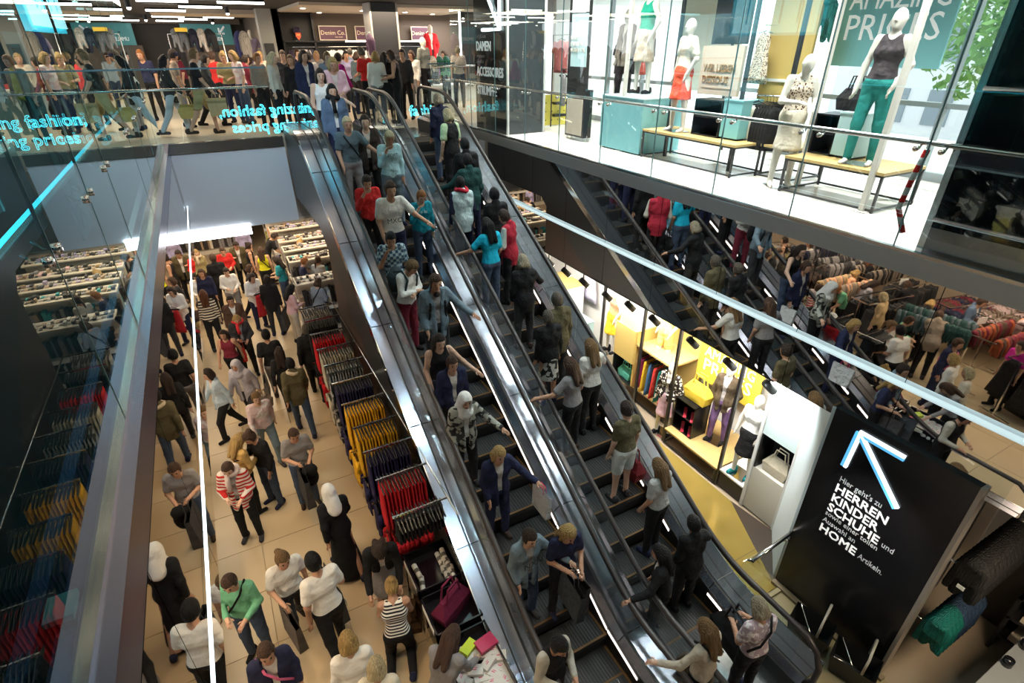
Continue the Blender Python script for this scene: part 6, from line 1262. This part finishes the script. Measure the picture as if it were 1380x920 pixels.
MB().box(5.83, 5.98, 1.20, 2.69, .0, 3.12).build('panel', M('panel_black', (.006, .006, .007), .25), t); MB().box(5.82, 5.99, 1.16, 1.20, .0, 3.12).build('edge_strip', M('edge_grey', (.40, .36, .32), .35, .6), t); MB().box(5.75, 5.83, 1.1, 2.69, 0, .05).build('skirting', M('skirting_tan', (.22, .17, .11), .5), t)
BLUE = M('arrow_blue', (.10, .42, .75), .3, 0, 1.3); AW = M('arrow_white', (.85, .95, 1), .3, 0, 2.2)
for p, q in (((2.36, 2.98), (1.86, 2.98)), ((2.36, 2.98), (2.385, 2.46)), ((2.36, 2.98), (1.74, 2.35))):
    d = un([0, q[0] - p[0], q[1] - p[1]]); n = np.array([0, -d[2], d[1]]) * .035; A_, B_ = np.array([5.80, *p]), np.array([5.80, *q])
    for off, mt, nm in ((-1, AW, 'arrow_face'), (0, BLUE, 'arrow_edge')):
        v = [A_ + n * off, A_ + n * (off + 1), B_ + n * (off + 1), B_ + n * off]; MB().add([tuple(k_) for k_ in v] + [tuple(k_ + [.03, 0, 0]) for k_ in v], [(0, 1, 2, 3), (4, 5, 6, 7), (0, 1, 5, 4), (1, 2, 6, 5), (2, 3, 7, 6), (3, 0, 4, 7)]).build(nm, mt, t)
for s, z, sz, yy, wd, bd in (('Hier geht\'s zu', 2.225, .115, 2.38, .50, 0), ('HERREN', 2.06, .172, 2.39, .62, .004), ('KINDER', 1.897, .172, 2.39, .57, .004), ('SCHUHE', 1.737, .172, 2.39, .63, .004), ('sowie einer tollen', 1.655, .105, 2.39, .65, 0), ('Auswahl an', 1.54, .105, 2.39, .42, 0), ('HOME', 1.375, .172, 2.395, .47, .004), ('und', 1.755, .115, 1.72, .13, 0), ('Artikeln.', 1.385, .115, 1.88, .29, 0)):
    text(s, (5.826, yy, z), FX, sz, wp if bd else M('soft_lettering', (.62, .64, .66), .5), t, .002, bold=bd * .9, fit=wd)
struct('wall_bay', MB().box(7.85, 7.9, -2, 1.2, 0, 3.1).box(5.98, 7.85, 1.50, 1.54, 0, 3.1), M('bay_black', (.012, .010, .010), .4))
t = thing('bay_rail', 'chrome bars and glass top shelf of the open bay right of the black panel', 'clothes rail', (6.6, .98, 0)); MB().tube([(6.02, .98, 2.0), (7.4, .98, 2.0)], .018, 8).build('bar', CHROME, t, True); MB().tube([(6.04, .98, 2.0), (6.04, 1.50, 2.0)], .010, 6).build('bracket', CHROME, t, True); MB().tube([(6.02, .98, 1.02), (7.4, .98, 1.02)], .016, 8).build('lower_bar', CHROME, t, True); MB().tube([(6.04, .98, 1.02), (6.04, 1.50, 1.02)], .008, 6).build('bracket', CHROME, t, True)
for i in range(15):
    t = hang('long', (6.06 + i * .085, .98, 2.0), R90 + random.uniform(-.05, .05), (.020, .019, .019), f'black sweater, {ORD[i]} on the upper bar right of the black panel' if i else 'frontmost black sweater with white tag right of the black panel', 'black sweaters on the bay bar' if i else None, None, 1.55)
    if not i: MB().box(-.035, .035, .046, .052, -.25, -.20).build('size_tag', WHITE, t, world=False)
for i in range(10): hang('long', (6.06 + i * .085, .98, 1.02), R90 + random.uniform(-.05, .05), (.010, .17, .145) if i < 4 else (.03, .06, .12), ('teal' if i < 4 else 'dark blue') + f' sweater, {ORD[i]} on the lower bar of the open bay', ('teal' if i < 4 else 'dark blue') + ' sweaters on the lower bay bar', None, 1.4)
t = thing('low_shelf', 'black low shelf of folded beige shirts at the right edge', 'shelf unit', (7.6, .2, 0))
for z in (.25, .6, .95): MB().box(7.42, 7.84, -.3, .72, z, z + .03).build('shelf', BLACKM, t)
for y in (-.28, .70): MB().box(7.42, 7.84, y - .02, y + .02, 0, .98).build('side_panel', BLACKM, t)
for i in range(6):
    o = one(MB().box(7.46, 7.74, -.2 + .29 * (i % 3), .02 + .29 * (i % 3), .281 + .35 * (i // 3), .36 + .35 * (i // 3)), 'folded_stack', M('fold_beige', (.60, .52, .42), .8), 'folded beige shirts on the low black shelf at right', 'folded clothes', 'beige folded shirts')
t = thing('steel_barrier', 'steel tube rail with glass panel closing the foot of the right escalator', 'barrier', (5.3, 2.65, 0)); MB().tube([(4.98, 2.63, 1.0), (5.83, 2.69, 1.0)], .026, 10).build('tube', STEEL, t, True); MB().box(4.92, 5.80, 2.70, 2.71, .02, .95).build('glass_pane', GLASS, t)
for x in (5.02, 5.7): MB().tube([(x, 2.64, .98), (x, 2.72, .9)], .018, 8).build('clamp', CHROME, t, True)
for i, (x, y) in enumerate(((5.45, 1.9), (5.50, 1.35))):
    t = thing('shopping_basket', f'black folding shopping basket with grey handle, {["nearer the barrier", "nearer the frame corner"][i]}', 'basket', (x, y, .0), .3)
    MB().add([(-.14, -.2, .03), (.14, -.2, .03), (.14, .2, .03), (-.14, .2, .03), (-.18, -.25, .34), (.18, -.25, .34), (.18, .25, .34), (-.18, .25, .34)], [(0, 1, 2, 3), (0, 1, 5, 4), (1, 2, 6, 5), (2, 3, 7, 6), (3, 0, 4, 7)]).build('basket', BLACKM, t, world=False); MB().tube([(-.17, -.1, .34), (-.17, -.1, .62), (.17, -.1, .62), (.17, -.1, .34)], .016, 6).build('handle', M('handle_grey', (.42, .40, .36), .4), t, True, world=False)
    MB().tube([(-.17, -.2, .0), (.17, .2, .34)], .008, 5).tube([(.17, -.2, .0), (-.17, .2, .34)], .008, 5).build('frame', CHROME, t, True, world=False)
t = thing('counter', 'grey counter top with black posts at the lower right corner', 'counter', (6.5, -.4, 0)); MB().box(5.75, 7.2, -1.2, .46, .9, .95).build('counter_top', M('counter_grey', (.20, .21, .22), .4), t); MB().box(5.8, 7.15, -1.15, .40, 0, .9).build('body', BLACKM, t); [MB().tube([(x, .40, .95), (x, .40, 1.05)], .05, 10).build('post', BLACK, t, True) for x in (6.35, 6.75)]

# ---------------------------------------------------------------- upper hall: dark display wall, signs, racks
t = thing('display_wall_unit', 'dark display wall unit with a heart print tee above the hanging tops', 'shelf unit', (5.8, 23.3, ZU))
MB().box(3.3, 4.4, 23.42, 23.5, ZU, 7.95).build('dark_panel', BLACKM, t); MB().box(3.3, 9.2, 23.1, 23.5, 6.93, 6.97).build('shelf', FRAME, t); MB().box(4.4, 9.2, 23.46, 23.5, ZU, 6.93).build('back_panel', FRAME, t); MB().box(5.5, 8.6, 23.08, 23.1, 6.93, 6.98).build('light_edge', LEDW, t); MB().box(3.3, 3.36, 23.1, 23.5, ZU, 7.95).box(4.38, 4.44, 23.1, 23.5, ZU, 7.95).build('upright', FRAME, t)
MB().tube([(3.45, 23.2, 6.78), (9.1, 23.2, 6.78)], .016, 6).build('bar', CHROME, t, True)
for i, (x0, x1) in enumerate(((4.62, 5.62), (5.95, 6.95), (8.15, 9.05))):
    t = thing('wall_sign', f'purple sign with cream script lettering, {["left", "middle", "right"][i]} of three on the taupe wall', 'sign', (x0, 23.3, 6.98)); MB().box(x0, x1, 23.25, 23.29, 6.99, 7.46).build('frame', M('sign_cream', (.80, .70, .58), .5), t); MB().box(x0 + .03, x1 - .03, 23.24, 23.25, 7.02, 7.43).build('board', M('sign_purple', (.12, .05, .085), .5), t)
    text('Denim Co.', ((x0 + x1) / 2, 23.235, 7.17), FY, .20, M('script_cream', (.80, .68, .48), .5), t, .002, 'CENTER'); text('REAL DENIM', (x1 - .30, 23.235, 7.08), FY, .05, M('script_cream', (.8, .68, .48), .5), t, .002, 'CENTER')
t = mannequin((3.85, 23.2, 6.97), PI, 'dark tee torso with red and orange heart shield print on the shelf', 'tee', C.setdefault('mnavy', (.045, .035, .06)) and 'mnavy', 'none', 'black', 1.0, 'stand', None)
for o in list(t.children):
    if o.name.startswith('body'): bpy.data.objects.remove(o)
for o in t.children:
    if o.name.startswith('tee'): o.location.z -= .42
MB().prism([(-.09, .26), (.09, .26), (.09, .14), (0, .02), (-.09, .14)], 'y', .115, .12).build('shield_print', M('shield_red', (.75, .12, .05), .5), t, world=False); MB().prism([(-.06, .21), (.06, .21), (.06, .17), (-.06, .17)], 'y', .12, .123).build('print_band', M('shield_gold', (.75, .45, .12), .5), t, world=False)
hc = [(.05, .04, .07), (.30, .28, .30), (.6, .55, .55), (.05, .05, .08)]
for i in range(4): hang('top', (3.6 + i * .22, 23.2, 6.76), 0, hc[i], f'{["navy", "grey", "pale pink", "dark navy"][i]} tee hanging under the heart print display', None, None, .8)
for i in range(6): hang('top', (5.0 + i * .27, 23.18, 6.76), 0, (.78, .76, .74), f'white top, {ORD[i]} from left in the row under the purple signs', 'white tops under the purple signs', None, 1.1)
hang('top', (6.75, 23.15, 6.76), 0, (.05, .05, .10), 'navy printed top hanging right of the white tops', None, None, 1.0); hang('top', (7.1, 23.15, 6.76), 0, (.65, .10, .04), 'red and orange top hanging right of the white tops', None, None, 1.0); hang('top', (8.6, 23.1, 6.7), 0, (.75, .60, .18), 'yellow shirt hanging under the right purple sign', None, None, 1.3); hang('top', (9.4, 23.1, 6.5), 0, (.20, .08, .25), 'purple top hanging near the yellow shirt', None, None, 1.2)
t = thing('dark_column', 'tall dark column between the purple signs, pale edged', 'column', (5.5, 18.3, ZU)); tag(t, kind='thing'); MB().box(5.12, 5.88, 18.0, 18.7, ZU, 7.93).build('shaft', M('col_dark', (.03, .03, .035), .35), t); MB().box(5.88, 5.93, 17.97, 18.7, ZU, 7.93).box(5.09, 5.13, 17.97, 18.7, ZU, 7.93).build('edge_strip', M('col_edge', (.5, .48, .46), .4), t)
for i in range(5): hang('trousers', (5.25 + i * .13, 17.92, 6.65), .3, (.02, .02, .024), f'dark trousers, {ORD[i]} from left on the tall dark column', 'dark trousers on the column', None, .55)
mannequin((7.7, 20.0, ZU + .55), PI, 'mannequin in red hooded sweater raised behind the railing', 'coat', C.setdefault('mred', (.72, .03, .04)) and 'mred', 'trousers', 'charcoal', 1.85); mannequin((6.3, 17.0, ZU + .15), PI + .5, 'grey mannequin in dark vest with strap near the railing', 'tee', C.setdefault('mgr', (.20, .21, .19)) and 'mgr', 'trousers', 'black', 1.85, col=(.3, .3, .3))
t = thing('plinth_table', 'low white table under the red sweater mannequin', 'table', (7.7, 20, ZU)); MB().box(7.1, 9.4, 19.6, 20.4, ZU + .5, ZU + .55).build('table_top', WHITE, t); MB().box(7.2, 9.3, 19.7, 20.3, ZU, ZU + .5).build('body', WHITE, t)
t = thing('plinth', 'low grey plinth under the grey mannequin', 'plinth', (6.3, 17, ZU)); MB().box(6.0, 6.6, 16.7, 17.3, ZU, ZU + .15).build('body', BLACKM, t)
hang('long', (4.62, 16.6, ZU + 1.92), 0, (.22, .12, .22), 'purple hooded sweater hanging high beside the tall dark column', None, None, 1.15); t = thing('clothes_rack', 'chrome stand holding the purple sweater', 'clothes rack', (4.62, 16.7, ZU)); MB().tube([(4.62, 16.7, ZU), (4.62, 16.7, ZU + 2.1), (4.62, 16.55, ZU + 2.1)], .016, 6).build('stand', CHROME, t, True); MB().box(4.4, 4.84, 16.5, 16.9, ZU, ZU + .03).build('foot', CHROME, t)
for i in range(14): hang('long', (6.6 + (i % 7) * .24, 18.4 + (i // 7) * .6, ZU + 1.35), .4, ((.01, .11, .08), (.02, .16, .12), (.5, .46, .40))[i % 3], ('dark green', 'green', 'beige')[i % 3] + ' garment on the racks behind the far glass rail', ('dark green', 'green', 'beige')[i % 3] + ' garments behind the far rail')
t = thing('clothes_rack', 'two chrome bars with green garments behind the far rail', 'clothes rack', (7.3, 18.7, ZU))
for q in (0, .6): MB().tube([(6.5, 18.4 + q, ZU), (6.5, 18.4 + q, ZU + 1.37), (8.2, 18.4 + q, ZU + 1.37), (8.2, 18.4 + q, ZU)], .016, 6).build('frame', CHROME, t, True)
for i, (x, y, c, w_) in enumerate(((-.02, 19.2, (.30, .31, .34), 'grey'), (.16, 19.1, (.16, .17, .20), 'slate'), (.40, 19, (.02, .022, .05), 'navy'), (.60, 18.9, (.60, .55, .52), 'pale pink'), (.80, 18.8, (.012, .013, .018), 'black'))): hang('long', (x, y, ZU + 2.05), .9, c, f'{w_} jacket on the high rail behind the bridge walkers', None, None, 1.25)
t = thing('clothes_rack', 'clear high rack of dark jackets behind the bridge walkers', 'clothes rack', (.4, 19, ZU)); MB().tube([(-.2, 19.3, ZU), (-.2, 19.3, ZU + 2.08), (1.1, 18.7, ZU + 2.08), (1.1, 18.7, ZU)], .018, 6).build('frame', CHROME, t, True); MB().box(-.25, 1.15, 18.66, 19.34, ZU + 2.1, ZU + 2.13).build('top_board', GLASS, t); MB().box(.0, .3, 18.9, 19.2, ZU + 2.13, ZU + 2.22).build('yellow_hat', YELLOW, t)
hang('long', (1.72, 19.5, ZU + 1.98), 0, (.46, .43, .40), 'grey printed sweater hanging in front of the fitting room sign', None, None, 1.5); hang('long', (1.60, 19.65, ZU + 1.98), 0, (.05, .06, .22), 'blue sweater behind the grey printed sweater', None, None, 1.5)
t = thing('clothes_rack', 'stand for the grey and blue sweaters with table of folded clothes', 'clothes rack', (1.7, 19.7, ZU)); MB().tube([(1.7, 19.75, ZU), (1.7, 19.75, ZU + 2.02), (1.7, 19.45, ZU + 2.02)], .018, 6).build('stand', CHROME, t, True); MB().box(1.2, 2.6, 19.2, 20.2, ZU + .8, ZU + .85).build('table_top', WHITE, t)
for a in (1.25, 2.55): MB().box(a - .03, a + .03, 19.3, 20.1, ZU, ZU + .8).build('leg', WHITE, t)
for i in range(8): one(MB().box(1.25 + .17 * (i % 8), 1.39 + .17 * (i % 8), 19.25, 19.6, ZU + .852, ZU + .96), 'folded_stack', M(['f_blue', 'f_navy', 'f_white', 'f_red'][i % 4], [(.08, .12, .30), (.03, .03, .08), (.6, .6, .6), (.5, .05, .05)][i % 4], .8), ['blue', 'navy', 'white', 'red'][i % 4] + ' folded shirts on the white table by the bridge', 'folded clothes', ['blue', 'navy', 'white', 'red'][i % 4] + ' folded shirts')
for i, (x0, x1, lb) in enumerate(((.25, 2.45, 'right of the jacket rack'), (-4.0, -1.7, 'seen through the left glass'))):
    t = thing('fitting_room_sign', f'teal overhead sign reading UMKLEIDEKABINEN with arrow, {lb}', 'sign', (x0, 33.5, 6.9)); MB().box(x0, x1, 33.4, 33.5, 6.84, 7.72).build('board', M('sign_teal', (.10, .34, .36), .5, 0, .12), t); text('UMKLEIDEKABINEN', (x0 + .16, 33.39, 7.02), FY, .22, wp, t, .003, bold=.005, sx=.82)
    MB().tube([(x1 - .30, 33.36, 7.62), (x1 - .56, 33.36, 7.34)], .045, 6).tube([(x1 - .56, 33.36, 7.56), (x1 - .57, 33.36, 7.32), (x1 - .34, 33.36, 7.32)], .04, 6).build('arrow', wp, t)
struct('wall_fitting', MB().box(-4.6, -1.5, 33.5, 33.9, ZU, 6.84).box(.2, 2.6, 33.5, 33.9, ZU, 6.84).box(-4.6, 2.9, 33.5, 33.9, 7.72, 7.95), TAUPE)
mannequin((2.45, 25, ZU + .45), PI, 'small mannequin in lilac shirt far back in the hall', 'tee', C.setdefault('mlil', (.45, .38, .55)) and 'mlil', 'trousers', 'navy', 1.85); t = thing('plinth', 'plinth under the lilac shirt mannequin', 'plinth', (2.45, 25, ZU)); MB().box(2.1, 2.8, 24.7, 25.3, ZU, ZU + .45).build('body', WHITE, t)
t = thing('light_column', 'pale grey column at the end of the taupe wall', 'column', (2.9, 23.4, ZU)); tag(t, kind='thing'); MB().box(2.6, 3.08, 23.2, 23.8, ZU, 7.95).build('shaft', M('col_pale', (.42, .43, .40), .5), t); MB().box(2.66, 2.98, 23.17, 23.2, ZU + .3, 6.9).build('door_panel', M('col_door', (.05, .055, .06), .4), t)
for i, (x, y) in enumerate(((9.3, 20.5), (9.9, 21.5))):
    t = thing('mirror_stand', f'tall dark framed stand with pale light band, {["nearer", "farther"][i]} one right of the red mannequin', 'stand', (x, y, ZU)); MB().box(x - .25, x + .25, y - .05, y + .05, ZU, 7.9).build('frame', FRAME, t); MB().box(x - .28, x - .25, y - .06, y + .06, ZU, 7.9).build('light_band', LED, t)
for i in range(5): hang('long', (10.3 + i * .2, 19.8, ZU + 1.5), .2, ((.18, .04, .03), (.25, .08, .05))[i % 2], 'rust brown garment on the rack at the store corner', 'rust garments at the store corner', None, 1.1)
t = thing('clothes_rack', 'chrome rack of rust garments at the store corner', 'clothes rack', (10.7, 19.8, ZU)); MB().tube([(10.2, 19.8, ZU), (10.2, 19.8, ZU + 1.52), (11.2, 19.8, ZU + 1.52), (11.2, 19.8, ZU)], .016, 6).build('frame', CHROME, t, True)
# panels added for signs mirrored in the teal glass, counters on the dark walkway
t = thing('mirrored_sign_glow', 'glowing white and cyan panel built for a sign mirrored in the left glass', 'sign', (-1.55, 10.6, 7.1)); MB().box(-1.60, -1.50, 9.25, 11.95, 7.04, 8.4).build('case', LEDC, t); MB().box(-1.49, -1.46, 9.4, 11.8, 7.10, 8.4).build('lit_face', M('lit_face', (.95, 1, 1), .4, 0, 6), t); MB().tube([(-1.55, 9.6, 8.4), (-1.55, 9.6, 9.2)], .01, 6).tube([(-1.55, 11.6, 8.4), (-1.55, 11.6, 9.2)], .01, 6).build('suspension', CHROME, t, True)
for i in range(4): MB().box(-1.458, -1.452, 9.85 + i * .5, 9.9 + i * .5, 7.3, 8.4).build('letter_gap', LEDC, t)
t = thing('reflection', 'pale translucent banner with grey lettering, built as a panel behind the left glass', 'reflection', (-1.35, 7.4, 5.1)); MB().box(-1.36, -1.34, 6.9, 7.6, ZU + .05, 7.0).build('sheet', M('mirrored_sign_teal', (.20, .34, .36), .5), t); text('PRIMARK', (-1.335, 7.05, 6.9), (0, PI / 2, 0), .42, M('mirrored_sign_print', (.10, .15, .16), .5), t, .002);  # added sheet for lettering mirrored in the glass
for i, y in enumerate((3.4, 6.0, 9.0)):
    t = thing('pillar', f'teal pillar with added cyan glow on the dark walkway, {["nearest", "middle", "farthest"][i]} of three', 'pillar', (-2.6, y, ZU)); tag(t, kind='thing'); MB().box(-2.75, -2.45, y - .15, y + .15, ZU, 9.0).build('shaft', M('pillar_streak_teal', (.08, .22, .25), .3), t); MB().box(-2.44, -2.43, y - .02, y + .02, ZU, 9.0).build('streak_line', M('pillar_streak_glow', (.25, .55, .58), .4, 0, .6), t)  # teal tone and glowing line added for cyan streaks in the glass

flatten_texts()
